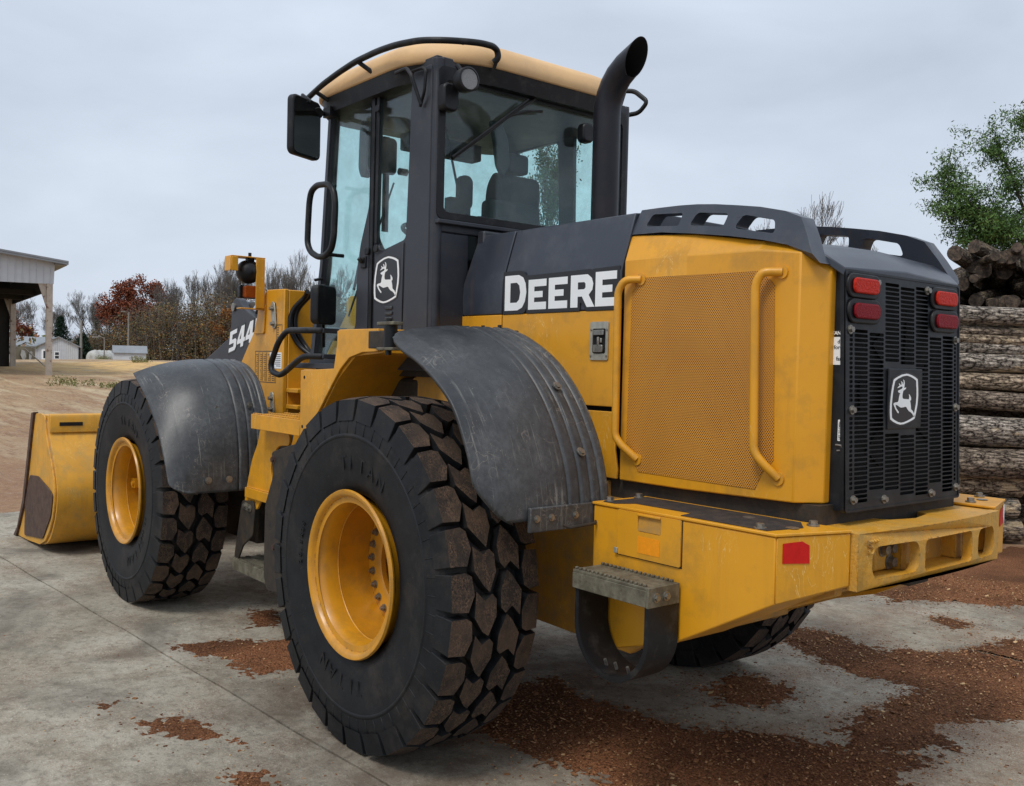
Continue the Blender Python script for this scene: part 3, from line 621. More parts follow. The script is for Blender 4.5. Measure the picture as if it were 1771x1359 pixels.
# hoses beside the frame
mb = MB()
for k, (dy, dz) in enumerate(((0, 0), (.05, .03))):
    mb = MB(); mb.tube([(2.30, .36-dy, 2.10+dz), (2.36, .34-dy, 2.07+dz), (2.44, .40-dy*.6, 1.98), (2.44, .42-dy*.8, 1.86), (2.42, .36-dy, 1.74), (2.3, .30, 1.66)], .017, 10, fil=.06); mb.build('hydraulic_hose', 'rubber_hose', LD)
for k in range(3): mb = MB(); mb.tube([(2.55, .12-k*.05, 2.05), (2.52, .14-k*.05, 2.13+k*.01), (2.40, .22-k*.05, 2.15+k*.01), (2.2, .26-k*.04, 2.08)], .014, 8, fil=.05); mb.build('hydraulic_hose', 'rubber_hose', LD)
# ---- head lamp bracket at the front
lb = MB()
lb.prism(rpoly([(2.78, 1.82), (2.62, 1.82), (2.60, 2.02), (2.70, 2.02)], .015), 'y', .453, .465)
lb.box(2.70, 2.712, .453, .60, 2.0, 2.30) if 0 else None
lb.prism([(2.64, 1.99), (2.70, 1.99), (2.68, 2.335), (2.60, 2.335)], 'y', .470, .482)
lb.box(2.595, 2.607, .4705, .535, 1.992, 2.336); lb.box(2.595, 2.607, .665, .7115, 2.24, 2.336); lb.box(2.60, 2.72, .466, .71, 2.337, 2.345); lb.box(2.60, 2.68, .466, .64, 1.985, 1.992)
lb.prism(rpoly([(2.60, 2.337), (2.70, 2.337), (2.70, 2.24), (2.60, 2.24)], .012), 'y', .712, .720)
lamp = lb.build('lamp_bracket', 'yellow', LD, bevel=.004)
M_ = Matrix.Translation((0, 0, 0))
mb = MB(); C_ = Vector((2.66, .56, 2.245))
mb.lathe([(.001, -.07), (.045, -.06), (.075, -.03), (.082, 0), (.082, .03), (.078, .04)], 32)
mb.build('head_lamp', 'black', LD, xf=Matrix.Translation(C_) @ Matrix.Rotation(R(-90), 4, 'Z'))
mb = MB(); mb.tube([(2.695, .56, 2.245), (2.71, .56, 2.245)], .076, 32); mb.build('head_lamp_lens', 'clear', LD)
mb = MB(); mb.box(2.63, 2.665, .535, .585, 2.31, 2.337); mb.tube([(2.65, .56, 2.34), (2.65, .56, 2.375)], .012, 8); mb.build('lamp_mount', 'black', LD)
mb = MB(); mb.prism(rrect(.50, .605, 2.065, 2.145, .012), 'x', 2.61, 2.66); ts = mb.build('turn_signal', 'orange_lens', LD, bevel=.005)
mb = MB(); mb.prism(rrect(.495, .625, 2.06, 2.15, .012), 'x', 2.661, 2.70); mb.build('signal_housing', 'black', ts, bevel=.004)
for nm_ in ('lamp_bracket', 'head_lamp', 'head_lamp_lens', 'lamp_mount', 'turn_signal'): bpy.data.objects[nm_].location.x += .125
# ---- bucket
SP = [(5.289, 1.137), (5.118, 1.150), (4.985, 1.13), (4.93, .975), (4.84, .86), (4.74, .74), (4.67, .63), (4.64, .535), (4.65, .43), (4.70, .32), (4.80, .20), (4.93, .105), (5.10, .05), (5.52, .02), (5.97, .004), (5.80, .10), (5.62, .35)]
bk = MB()
inner = [(5.24, 1.135), (4.93, 1.14), (4.90, .975), (4.70, .75), (4.60, .535), (4.66, .32), (4.93, .07), (5.52, .010), (5.98, .000)]
def cr_line(P, n=7):
    Q = []
    for i in range(len(P)-1):
        a, b, c, d = P[max(i-1, 0)], P[i], P[i+1], P[min(i+2, len(P)-1)]
        for k in range(n): u = k/n; Q.append(tuple(.5*(2*b[j]+(c[j]-a[j])*u+(2*a[j]-5*b[j]+4*c[j]-d[j])*u*u+(-a[j]+3*b[j]-3*c[j]+d[j])*u**3) for j in (0, 1)))
    return Q+[P[-1]]
oc = cr_line([(4.90, .985), (4.72, .76), (4.625, .535), (4.68, .31), (4.93, .085), (5.52, .012)])
ic = cr_line([(5.52, .035), (4.95, .115), (4.72, .33), (4.66, .535), (4.755, .75), (4.93, .97)])
bk.prism([(5.24, 1.135), (4.93, 1.14)]+oc+[(5.98, .0), (5.98, .02)]+ic+[(4.96, 1.10), (5.24, 1.10)], 'y', -1.335, 1.335)
bkt = bk.build('bucket', 'bucket', LD, bevel=.003, label='worn yellow bucket resting on the ground')
for m_ in (1, -1):
    mb = MB(); a, b = sorted((1.337*m_, 1.352*m_)); mb.prism(rpoly(SP, .03), 'y', a, b); sp_ = mb.build('side_plate', 'bucket', bkt, bevel=.003)
    mb = MB(); a, b = sorted((1.354*m_, 1.362*m_)); mb.prism(rpoly([(4.66, .52), (4.80, .56), (5.15, .62), (5.44, .60), (5.60, .35), (5.62, .05), (4.97, .118), (4.72, .34)], .04), 'y', a, b); mb.build('wear_plate', 'rust', bkt, bevel=.003, label='bare rusty wear plate')
    mb = MB(); a, b = sorted((1.33*m_, 1.372*m_)); mb.prism([(5.289, 1.15), (5.36, 1.14), (5.66, .36), (5.86, .09), (6.0, .0), (5.90, .0), (5.60, .34)], 'y', a, b); mb.build('side_cutter', 'rust', bkt, bevel=.004)
mb = MB(); mb.prism([(4.898, 1.0), (4.888, 1.0), (4.888, 1.12), (4.90, 1.145), (4.93, 1.155), (4.93, 1.142)], 'y', -1.33, 1.33); mb.build('top_rail', 'bucket', bkt, bevel=.004)
mb = MB(); mb.box(4.8845, 4.887, 1.08, 1.26, 1.055, 1.085); mb.build('bucket_decal', 'decal_black', bkt, smooth=None)
mb = MB(); mb.prism([(4.55, .15), (4.95, .05), (4.95, .95), (4.82, .95), (4.62, .62)], 'y', .33, .41); mb.prism([(4.55, .15), (4.95, .05), (4.95, .95), (4.82, .95), (4.62, .62)], 'y', -.41, -.33); mb.build('bucket_bracket', 'yellow_dusty', bkt, bevel=.01)
# ---- platform, arch plate and steps
mb = MB()
AP = [(1.095, 1.586), (.735, 1.601), (.69, 1.795), (.318, 1.794), (.314, 1.687), (.46, 1.683), (.583, 1.657), (.67, 1.60), (.749, 1.524), (.87, 1.399), (1.043, 1.234), (1.092, 1.235)]
mb.prism(AP, 'y', .985, 1.0); arch = mb.build('arch_plate', 'yellow', LD, bevel=.003)
mb = MB(); mb.box(.32, .69, .62, .984, 1.780, 1.794); mb.box(.736, 1.094, .62, .984, 1.578, 1.592); mb.box(.70, .735, .62, .984, 1.59, 1.79)
mb.prism([(.30, 1.68), (.55, 1.665), (.72, 1.55), (1.0, 1.25), (1.02, 1.26), (.74, 1.57), (.56, 1.68), (.30, 1.70)], 'y', .52, .983)
mb.build('platform', 'yellow', LD, bevel=.003)
mb = MB(); mb.prism([(1.06, 1.0), (.84, 1.30), (.60, 1.56), (.30, 1.66), (.05, 1.62), (.18, 1.50), (.28, 1.36), (.45, 1.28), (.70, 1.05)], 'y', .60, .615); mb.box(.2, .5, .50, .60, 1.42, 1.50); mb.build('inner_arch', 'yellow_dusty', LD, bevel=.003)
for p in ((1.05, 1.55), (1.065, 1.29)): mb = MB(); mb.tube([(p[0], 1.0005, p[1]), (p[0], 1.0015, p[1])], .009, 12); mb.build('plate_hole', 'soot_and_shade', arch)  # black discs on the plate, painted dark in place of open holes
def tread_step(mb, x0, x1, y0, y1, z, h=.085):
    mb.prism([(y0, z), (y1, z), (y1, z-h), (y1-.012, z-h), (y1-.012, z-.012), (y0, z-.012)], 'x', x0, x1)
    n = int((x1-x0)/.03)
    for i in range(n):
        for j in range(4):
            x = x0+.015+i*(x1-x0-.03)/(n-1); y = y0+.03+j*(y1-y0-.05)/3; mb.box(x-.007, x+.007, y-.012, y+.012, z, z+.006)
mb = MB(); tread_step(mb, 1.097, 1.715, .66, 1.0, 1.322); mb.build('top_step', 'yellow', LD, bevel=.003)
mb = MB(); tread_step(mb, 1.60, 1.97, .70, .92, .862, .06); mb.build('middle_step', 'yellow', LD, bevel=.003)
SF = [(1.81, 1.23), (1.42, 1.225), (1.42, 1.156), (1.56, 1.145), (1.63, 1.09), (1.66, 1.0), (1.632, .925), (1.66, .83), (1.80, .79), (1.83, .74), (2.01, .735), (2.02, .76), (1.983, .878), (1.92, 1.03), (1.84, 1.14)]
for y in (.885, .66): mb = MB(); mb.prism(rpoly(SF, .03), 'y', y, y+.015); mb.build('step_frame', 'yellow', LD, bevel=.003)
mb = MB(); mb.prism(rpoly([(1.86, .79), (2.02, .775), (2.04, .72), (2.12, .44), (2.13, .36), (2.10, .36), (2.0, .50), (1.86, .58), (1.84, .72)], .02), 'y', .902, .915); mb.build('rubber_hanger', 'dark', LD, bevel=.004); mb = MB(); mb.prism([(1.86, .79), (2.02, .775), (2.12, .44), (2.13, .36), (2.10, .36), (2.0, .50), (1.86, .58)], 'y', .64, .655); mb.build('rubber_hanger', 'dark', LD, bevel=.004)
mb = MB(); mb.prism(slot(1.93, .745, R(5), .035, .022), 'y', .916, .920); mb.build('hanger_plate', 'stepmetal', LD); bolts('hanger_bolt', [(1.90, .92, .743), (1.965, .92, .748)], (0, 1, 0), .014, .01, LD)
mb = MB(); tread_step(mb, 1.55, 2.12, .66, .93, .405, .07); mb.build('bottom_step', 'stepmetal', LD, bevel=.003)
mb = MB(); mb.prism(rpoly([(1.43, 1.125), (1.04, 1.215), (.98, 1.1), (1.2, .9), (1.30, .36), (1.46, .34), (1.505, .42), (1.50, .82), (1.40, 1.0)], .03), 'y', .99, 1.003); mb.build('mud_guard', 'dark', LD, bevel=.003)
bolts('guard_bolt', [(1.40, 1.003, 1.085), (1.37, 1.003, .60)], (0, 1, 0), .016, .01, LD, 'rust')
mb = MB(); mb.box(1.1, 2.35, .48, .70, .55, 1.2) if 0 else mb.box(1.0, 2.35, .12, .60, .42, 1.2); mb.build('step_backing', 'dark', LD)
# fender hinge
mb = MB(); mb.prism(rrect(-.0, .135, 1.06, 1.12, .01), 'z', 1.80, 1.815); mb.prism(rrect(-.0, .135, 1.06, 1.12, .01), 'z', 1.690, 1.703); mb.box(.10, .14, 1.06, 1.075, 1.69, 1.81); hg = mb.build('fender_hinge', 'stepmetal', LD, bevel=.003)
mb = MB(); mb.tube([(.06, 1.10, 1.67), (.06, 1.10, 1.83)], .014, 10); mb.tube([(.06, 1.09, 1.703), (.06, 1.09, 1.80)], .030, 16); mb.build('hinge_pin', 'black', hg)
mb = MB(); mb.box(.13, .32, 1.0, 1.05, 1.70, 1.78); mb.box(-.28, .02, 1.05, 1.09, 1.745, 1.765); mb.box(-.30, .30, .66, .72, 1.77, 1.79); mb.build('hinge_arm', 'dark', LD, bevel=.004)
# ---- counterweight boxes
BX = [(-.93, 1.118), (-.93, .63), (-1.08, .605), (-1.34, .686), (-1.748, .905), (-1.748, 1.118)]
for m_ in (1, -1):
    mb = MB()
    def ring(x, zb, yo): return [(x, .505*m_, 1.118), (x, yo*m_, 1.118), (x, yo*m_, zb), (x, .505*m_, zb)]
    loft(mb, [ring(-.93, .60, .79), ring(-1.06, .60, .79), ring(-1.34, .686, .79), ring(-1.745, .905, .79)])
    cw = mb.build('counterweight', 'yellow', LD, bevel=.006, seg=3)
    mb = MB(); mb.add([(-1.7475, .79*m_, 1.118), (-1.832, .505*m_, 1.118), (-1.832, .505*m_, .945), (-1.7475, .79*m_, .905), (-1.72, .70*m_, 1.118), (-1.72, .51*m_, 1.118), (-1.72, .51*m_, .90), (-1.72, .70*m_, .905)], [(0, 1, 2, 3), (4, 7, 6, 5), (0, 4, 5, 1), (3, 2, 6, 7), (0, 3, 7, 4), (1, 5, 6, 2)])
    mb.build('end_plate', 'yellow', cw, bevel=.005)
    mb = MB(); mb.prism([(-.925, .795*m_), (-1.75, .795*m_), (-1.836, .508*m_), (-1.80, .50*m_), (-.925, .50*m_)], 'z', 1.1195, 1.130); mb.build('cover_plate', 'yellow', cw, bevel=.003)
    mb = MB(); mb.prism([(-.96, .77*m_), (-1.02, .77*m_), (-1.06, .70*m_), (-1.33, .70*m_), (-1.345, .775*m_), (-1.70, .775*m_), (-1.73, .62*m_), (-1.66, .53*m_), (-.96, .53*m_)], 'z', 1.1305, 1.1325)
    if m_ > 0: mb.build('grip_tape', 'antislip', cw, smooth=None)
    mb = MB()
    for p in ((-1.715, .66), (-1.50, .60)): mb = MB(); mb.tube([(p[0], p[1]*m_, 1.1328), (p[0], p[1]*m_, 1.1338)], .022, 16); mb.build('cover_cap', 'steel', cw)
    pass; bolts('cover_bolt', [(x, y*m_, 1.133) for x, y in ((-.965, .74), (-.955, .57), (-1.66, .755), (-1.72, .55))], (0, 0, 1), .014, .012, cw)
    a, b = sorted((.7905*m_, .7955*m_))
    if m_ > 0:
        mb = MB(); mb.prism(rpoly([(-1.062, 1.119), (-1.062, .955), (-1.366, .955), (-1.366, 1.119)], .008), 'y', .7905, .797, [rpoly([(-1.165, 1.110), (-1.165, 1.052), (-1.275, 1.052), (-1.275, 1.110)], .01)])
        dr = mb.build('battery_door', 'yellow', cw, bevel=.002)
        mb = MB(); mb.prism([(.7915, 1.052), (.7975, 1.054), (.7915, 1.109)], 'x', -1.274, -1.166); mb.build('handle_pocket', 'yellow_dusty', dr)
        mb = MB(); mb.box(-1.275, -1.165, .797, .803, 1.108, 1.116); mb.build('handle_lip', 'yellow', dr, bevel=.002)
        mb = MB(); mb.prism(rpoly([(-1.166, 1.035), (-1.272, 1.035), (-1.272, .975), (-1.166, .975)], .003), 'y', .7972, .7982); mb.build('amber_reflector', 'amber', dr, smooth=None)
        mb = MB(); mb.box(-1.052, -1.070, .797, .803, .957, .978); mb.build('door_latch', 'latch', dr, bevel=.002)
        # worn edge lines: thin gaskets around the door
        mb = MB(); mb.prism([(-1.058, 1.1185), (-1.058, .951), (-1.370, .951), (-1.370, 1.1185)], 'y', .7903, .7909, [[(-1.063, 1.1185), (-1.063, .956), (-1.365, .956), (-1.365, 1.1185)]]); mb.build('door_gasket', 'soot_and_shade', dr, smooth=None)
    # rear red reflector on the angled plate
    d_ = Vector((-.0775, -.26*m_, 0)); d_.normalize(); n_ = Vector((-.96, .286*m_, 0))
    O = Vector((-1.7475, .79*m_, 0))+n_*.0012
    mb = MB(); P = [O+d_*a+Vector((0, 0, z)) for a, z in ((.025, 1.035), (.025, 1.098), (.10, 1.102), (.128, 1.088), (.13, 1.030))]
    mb.add(P+[p+n_*.0012 for p in P], [(0, 1, 2, 3, 4), (9, 8, 7, 6, 5)]+[(i, (i+1) % 5, 5+(i+1) % 5, 5+i) for i in range(5)])
    rf = mb.build('red_reflector', 'red', cw, smooth=None)
    if m_ < 0:
        mb = MB(); P = [O+d_*a+Vector((0, 0, z)) for a, z in ((.020, 1.025), (.020, 1.11), (.06, 1.11), (.05, 1.06))]
        mb.add([p+n_*.002 for p in P]+[p+n_*.003 for p in P], [(0, 1, 2, 3), (7, 6, 5, 4)]+[(i, (i+1) % 4, 4+(i+1) % 4, 4+i) for i in range(4)]); mb.build('white_reflector', 'white', cw, smooth=None)
# rear side step (metal tread on hoop of rubber belt)
mb = MB(); mb.prism([(-1.0, .80), (-1.0, .955), (-1.36, .955), (-1.36, .80)], 'z', .895, .905)
mb.box(-1.36, -1.0, .945, .957, .838, .895); mb.box(-1.36, -1.0, .80, .812, .86, .895); mb.box(-1.012, -1.0, .812, .945, .84, .895); mb.box(-1.372, -1.36, .80, .957, .836, .905)
for i in range(17):
    for yy in (.812, .944): mb.box(-1.35+i*.021, -1.340+i*.021, yy-.006, yy+.006, .905, .914)
stp = mb.build('rear_step', 'stepmetal', LD, bevel=.002)
BW = MB(); bp = []
N_ = 28; rings = []
for i in range(N_+1):
    u_2 = i/N_
    if u_2 < .22: x, z = -1.02, .895-(u_2/.22)*.17
    elif u_2 > .78: x, z = -1.36, .725+((u_2-.78)/.22)*.17
    else:
        a = math.pi*(u_2-.22)/.56; x, z = -1.19+.17*math.cos(a), .725-.17*math.sin(a)
    dx, dz = x+1.19, (z-.725 if z < .725 else 0); l = math.hypot(dx, dz) or 1; nx, nz = dx/l*.010, dz/l*.010
    rings.append([(x+nx, .80, z+nz), (x+nx, .95, z+nz), (x-nx, .95, z-nz), (x-nx, .80, z-nz)])
loft(BW, rings); BW.build('belt_loop', 'black', stp, smooth=40, label='sagging black rubber belt loop')
mb = MB()
for xx in (-1.13, -1.18, -1.24): mb = MB(); mb.tube([(xx, .90, .575), (xx, .91, .60)], .006, 6); mb.build('loop_clip', 'steel', stp)
pass; bolts('step_bolt', [(-1.374, .87, .87), (-1.374, .92, .87)], (-1, 0, 0), .011, .008, stp)
# ---- cast rear bumper
mb = MB(); NX = 24
def bx(y): return -1.855-.030*(1-(abs(y)/.5)**2)
def hole(y0, y1, z0, z1, r): return rrect(y0, y1, z0, z1, r)
front = []
H3 = [rrect(.155, .425, .962, 1.070, .040), rrect(-.235, .118, .955, 1.068, .022), rrect(-.450, -.290, .955, 1.066, .035)]
# face plate with three openings, bowed outwards
q = MB(); outl = [(.50-i*.05, .930+.0*i) for i in range(21)]+[(-.5+i*.05, 1.118) for i in range(21)]
q.prism(outl, 'x', 0, .035, H3)
def bow(v): x, y, z = v; return (x+bx(y)+(1.02-z)*.12*0, y, z)
mb.add([bow(v) for v in q.v], q.f)
# top slab with middle notch, bottom slab, end walls and ribs
ys = [.5-i*.05 for i in range(21)]
top = [(bx(y)+.036, max(-.497, min(.497, y))) for y in ys]+[(-1.64, -.497), (-1.66, -.20), (-1.74, -.16), (-1.77, -.02), (-1.74, .10), (-1.62, .16), (-1.60, .497)]
mb.prism(top, 'z', 1.085, 1.1165)
bot = [(bx(y)+.036, max(-.497, min(.497, y))) for y in ys]+[(-1.62, -.497), (-1.62, .497)]
mb.prism(bot, 'z', .932, .953)
for y0_, y1_ in ((.47, .494), (.119, .154), (-.289, -.236), (-.494, -.478)):
    mb.prism([(y0_, .9555), (y1_, .9555), (y1_, 1.0845), (y0_, 1.0845)], 'x', -1.815, -1.64)
bp_ = mb.build('rear_bumper', 'cast', LD, bevel=.008, seg=3, smooth=55, label='rough cast yellow rear bumper with three openings')
mb = MB(); mb.box(-1.638, -1.60, -.49, .49, .956, 1.082); mb.build('bumper_back_wall', 'cast', bp_)
bolts('bumper_bolt', [(-1.79, .235, 1.032), (-1.79, .190, 1.034), (-1.79, .190, .985)], (-1, 0, 0), .018, .02, bp_); mb = MB(); mb.box(-1.79, -1.66, .158, .29, .957, 1.08); mb.build('mounting_pad', 'cast', bp_, bevel=.01)
mb = MB(); mb.tube([(-1.84, .085, .956), (-1.84, .085, 1.084)], .012, 10); mb.build('hitch_pin', 'steel', bp_)
mb = MB()
for k in range(4): mb.tube([(-1.866, .46-.016*k, 1.085+.003*math.sin(k)), (-1.872, .46-.016*k, 1.095)], .006, 6)
mb.tube([(-1.87, .455, 1.078), (-1.87, .435, 1.070), (-1.87, .438, 1.052), (-1.87, .455, 1.052), (-1.87, .458, 1.065)], .005, 6, fil=.01)
mb.build('casting_mark', 'cast', bp_)
mb = MB(); mb.box(-1.80, -1.70, -.08, .06, .88, .93); mb.build('tow_bracket', 'dark', LD, bevel=.01)

# ---- engine hood
def mirror_ring(L_): return L_+[(x, -y, z) for x, y, z in reversed(L_)]
# rear yellow housing
mb = MB()
st = [(-.775, .50, 1.178, 2.073, .448, 2.184, .34, 2.19), (-1.105, .50, 1.178, 2.070, .448, 2.157, .34, 2.165), (-1.43, .50, 1.184, 2.066, .455, 2.103, .34, 2.11), (-1.605, .50, 1.188, 2.045, .462, 2.062, .34, 2.07), (-1.672, .415, 1.188, 1.97, .405, 2.002, .34, 2.01)]
rings = [mirror_ring([(x+(.018 if i == 0 else 0)*0, yb, zb), (x, yb, zc), (x+(.015 if i == 0 else 0), yu, zu), (x+(.018 if i == 0 else 0), yt, zt)]) for i, (x, yb, zb, zc, yu, zu, yt, zt) in enumerate(st)]
loft(mb, rings); hs = mb.build('grille_housing', 'yellow', LD, bevel=.005, seg=2, smooth=14)
# perforated side screens with frame lip
SCR = [(-.852, 2.0), (-1.449, 1.991), (-1.505, 1.94), (-1.523, 1.328), (-1.476, 1.278), (-1.448, 1.217), (-.881, 1.222), (-.812, 1.33), (-.822, 1.938)]
for m_ in (1, -1):
    mb = MB(); a, b = sorted((.5005*m_, .5025*m_)); mb.prism(SCR, 'y', a, b); mb.build('side_screen', 'screen', hs, smooth=None)
    for pts in ([(-.872, .503, 1.993), (-.812, .535, 1.993), (-.785, .545, 1.95), (-.79, .545, 1.362), (-.815, .54, 1.33), (-.875, .503, 1.272)], [(-1.535, .503, 1.982), (-1.478, .545, 1.982), (-1.459, .55, 1.935), (-1.473, .55, 1.357), (-1.50, .54, 1.32), (-1.545, .503, 1.265)]):
        P = [(x, y*m_, z) for x, y, z in pts]; mb = MB(); mb.tube(P, .0155, 14, fil=.03)
        for e in (P[0], P[-1]): mb.tube([(e[0], .5002*m_, e[2]), (e[0], .507*m_, e[2])], .024, 18)
        mb.build('grab_rail', 'yellow', hs, smooth=60)
# forward hood: yellow lower panel, charcoal upper, front cowl
def hood_seg(x0, x1, name0, name1, slant0=0, slant1=0, zlow=1.18):
    for m_ in (-1, 1):
        mb = MB(); a, b = sorted((.488*m_, .50*m_)); mb.prism([(x0+slant0*0, zlow), (x1, zlow), (x1, 1.876), (x0, 1.876)], 'y', a, b)
        lo = mb.build(name0, 'yellow', LD, bevel=.003)
    mb = MB(); R0, R1 = [], []
    for x, sl, R_ in ((x0, slant0, R0), (x1, slant1, R1)):
        for y, z in ((.497, 1.879), (.503, 2.035), (.466, 2.178), (.440, 2.276), (.30, 2.292)):
            R_.append((x-sl*(z-1.88)/.4, y, z))
    loft(mb, [mirror_ring(R0), mirror_ring([( (R0[i][0]+R1[i][0])/2, R1[i][1], R1[i][2]) for i in range(5)]), mirror_ring(R1)])
    up = mb.build(name1, 'char', LD, bevel=.005, smooth=24, seg=3)
    return lo, up
lo1, up1 = hood_seg(-.752, .020, 'engine_side_panel', 'engine_hood', .02, .022, 1.475)
lo2, up2 = hood_seg(.030, .362, 'cowl_side_panel', 'front_cowl', .022, .07, 1.18)
for m_ in (1, -1):
    mb = MB(); a, b = sorted((.488*m_, .50*m_)); mb.prism([(-.76, 1.18), (.02, 1.18), (.02, 1.455), (-.745, 1.455), (-.745, 1.30), (-.762, 1.22)], 'y', a, b); mb.build('lower_side_panel', 'yellow', LD, bevel=.003)
mb = MB(); mb.box(-1.57, .34, -.462, .462, 1.19, 2.0); mb.build('engine_core', 'soot_and_shade', LD)
mb = MB(); mb.prism([(.30, 1.30), (.245, 1.30), (.245, 2.30), (.30, 2.30)], 'y', -.45, .45); mb.box(.1, .26, -.45, .45, 1.3, 2.2); mb.build('cab_bulkhead', 'cab', LD, bevel=.01)
# latch
mb = MB(); mb.prism(rrect(-.695, -.587, 1.668, 1.829, .008), 'y', .501, .506, [rrect(-.680, -.602, 1.695, 1.800, .008)]); lt = mb.build('hood_latch', 'latch', lo1, bevel=.0015)
mb = MB(); mb.box(-.680, -.602, .5005, .5015, 1.695, 1.80); mb.build('latch_pocket', 'soot_and_shade', lt)
mb = MB(); mb.prism(rrect(-.672, -.610, 1.772, 1.795, .004), 'y', .502, .512); mb.prism(rrect(-.668, -.612, 1.700, 1.732, .006), 'y', .502, .513); mb.tube([(-.64, .508, 1.73), (-.64, .508, 1.765)], .007, 8); mb.tube([(-.655, .506, 1.74), (-.655, .506, 1.76)], .006, 8)
mb.build('latch_handle', 'steel', lt, bevel=.002)
for x in (-.688, -.594):
    for z in (1.685, 1.795): mb = MB(); mb.tube([(x, .505, z), (x, .509, z)], .005, 8); mb.build('latch_rivet', 'steel', lt)
# lettering on the hood side
def DEERE(y, par, ud):
    D = ([(0, 0), (.095, 0), (.128, .012), (.148, .04), (.157, .082), (.150, .122), (.132, .150), (.100, .163), (0, .163)], [[(.040, .036), (.040, .128), (.088, .128), (.106, .114), (.113, .082), (.106, .050), (.088, .036)]])
    def E(w_, h, t_=.041): return ([(0, 0), (w_, 0), (w_, h*.245), (t_, h*.245), (t_, h*.40), (w_*.80, h*.40), (w_*.80, h*.605), (t_, h*.605), (t_, h*.765), (w_, h*.765), (w_, h), (0, h)], [])
    def Rr(w_, h): return ([(0, 0), (.045, 0), (.045, h*.33), (.072, h*.33), (.103, 0), (.150, 0), (.113, h*.37), (.135, h*.52), (.140, h*.70), (.130, h*.88), (.105, h), (0, h)], [[(.045, h*.55), (.045, h*.77), (.085, h*.77), (.093, h*.72), (.093, h*.60), (.085, h*.55)]])
    L_ = [(D, 0, 0), (E(.124, .136), .172, .0), (E(.124, .137), .312, 0), (Rr(.14, .139), .457, 0), (E(.125, .145), .611, 0)]
    polys = []
    for (o, h), dx, dz in L_: polys.append(([(p[0]+dx, p[1]+dz) for p in o], [[(p[0]+dx, p[1]+dz) for p in hh] for hh in h]))
    ou = [(-.014, -.016), (.130, -.016), (.150, -.006), (.158, .012), (.160, -.016), (.515, -.016), (.517, .02), (.530, .016), (.556, -.016), (.752, -.016), (.752, .164), (.594, .160), (.590, .156), (.575, .161), (.165, .157), (.150, .163), (.135, .178), (.100, .183), (-.014, .183)]
    return ou, polys
ou, polys = DEERE(0, None, None)
for m_ in (1, -1):
    def emb2(P, off, dep, mt, nm, par):
        q = MB()
        for pts, holes in P:
            k = MB(); k.prism(pts, 'z', 0, dep, holes)
            # u runs from letter start to the right as read from that side
            q.add([((-.0-a if m_ > 0 else -.74+a), (.5005+off+c)*m_-m_*.0, 1.893+b) for a, b, c in k.v], k.f)
        return q.build(nm, mt, par, smooth=30)
    emb2([(ou, [])], .0018, .0008, 'decal_black', 'letter_backing', up1)
    emb2(polys, .0030, .0010, 'white', 'lettering', up1)
# small hinge tab beside the last letter
mb = MB(); mb.box(-.762, -.745, .500, .506, 1.93, 1.962); mb.build('hinge_tab', 'stepmetal', up1, bevel=.002)
# ---- guard rails on the hood top (charcoal, three openings)
GO = [(-.758, 2.186), (-.93, 2.180), (-1.105, 2.158), (-1.28, 2.132), (-1.43, 2.104), (-1.545, 2.076), (-1.672, 2.005), (-1.655, 2.035), (-1.620, 2.10), (-1.575, 2.172), (-1.50, 2.203), (-1.388, 2.231), (-1.28, 2.250), (-1.173, 2.267), (-1.08, 2.278), (-.99, 2.284), (-.88, 2.287), (-.786, 2.288)]
GH = [rpoly([(-.833, 2.214), (-.857, 2.262), (-1.020, 2.250), (-1.012, 2.198)], .012), rpoly([(-1.067, 2.195), (-1.094, 2.243), (-1.250, 2.222), (-1.238, 2.171)], .016), rpoly([(-1.291, 2.16), (-1.321, 2.209), (-1.468, 2.174), (-1.480, 2.122)], .018)]
for m_ in (1, -1):
    q = MB(); q.prism(GO, 'y', -.055, .022, GH)
    # top inward lip
    mb = MB(); mb.add([(x, m_*(.432+y+(2.19-z)*.35*(1 if z > 2.03 else .5)), z) for x, y, z in q.v], q.f)
    tp = GO[9:]
    for (xa, za), (xb, zb) in zip(tp[:-1], tp[1:]):
        ya, yb_ = .440+(2.19-za)*.35, .440+(2.19-zb)*.35
        vs = [(xa, m_*ya, za), (xb, m_*yb_, zb), (xb, m_*(yb_-.05), zb-.004), (xa, m_*(ya-.05), za-.004), (xa, m_*ya, za-.016), (xb, m_*yb_, zb-.016), (xb, m_*(yb_-.05), zb-.02), (xa, m_*(ya-.05), za-.02)]
        mb.add(vs, [(0, 1, 2, 3), (7, 6, 5, 4), (0, 4, 5, 1), (3, 2, 6, 7), (0, 3, 7, 4), (1, 5, 6, 2)])
    mb.build('hood_guard', 'char', hs, bevel=.003, smooth=40)
mb = MB()
rg = []
for x, y, z, zc in ((-.77, .43, 2.19, 2.20), (-1.1, .43, 2.163, 2.175), (-1.43, .437, 2.108, 2.125), (-1.60, .440, 2.075, 2.088), (-1.668, .425, 2.03, 2.040), (-1.712, .400, 1.994, 2.004)):
    rg.append([(x, y, z), (x, .0, zc+.006), (x, -y, z), (x, -y, z-.03), (x, 0, z-.03), (x, y, z-.03)])
loft(mb, rg); mb.build('hood_top', 'char', hs, bevel=.004, smooth=30)
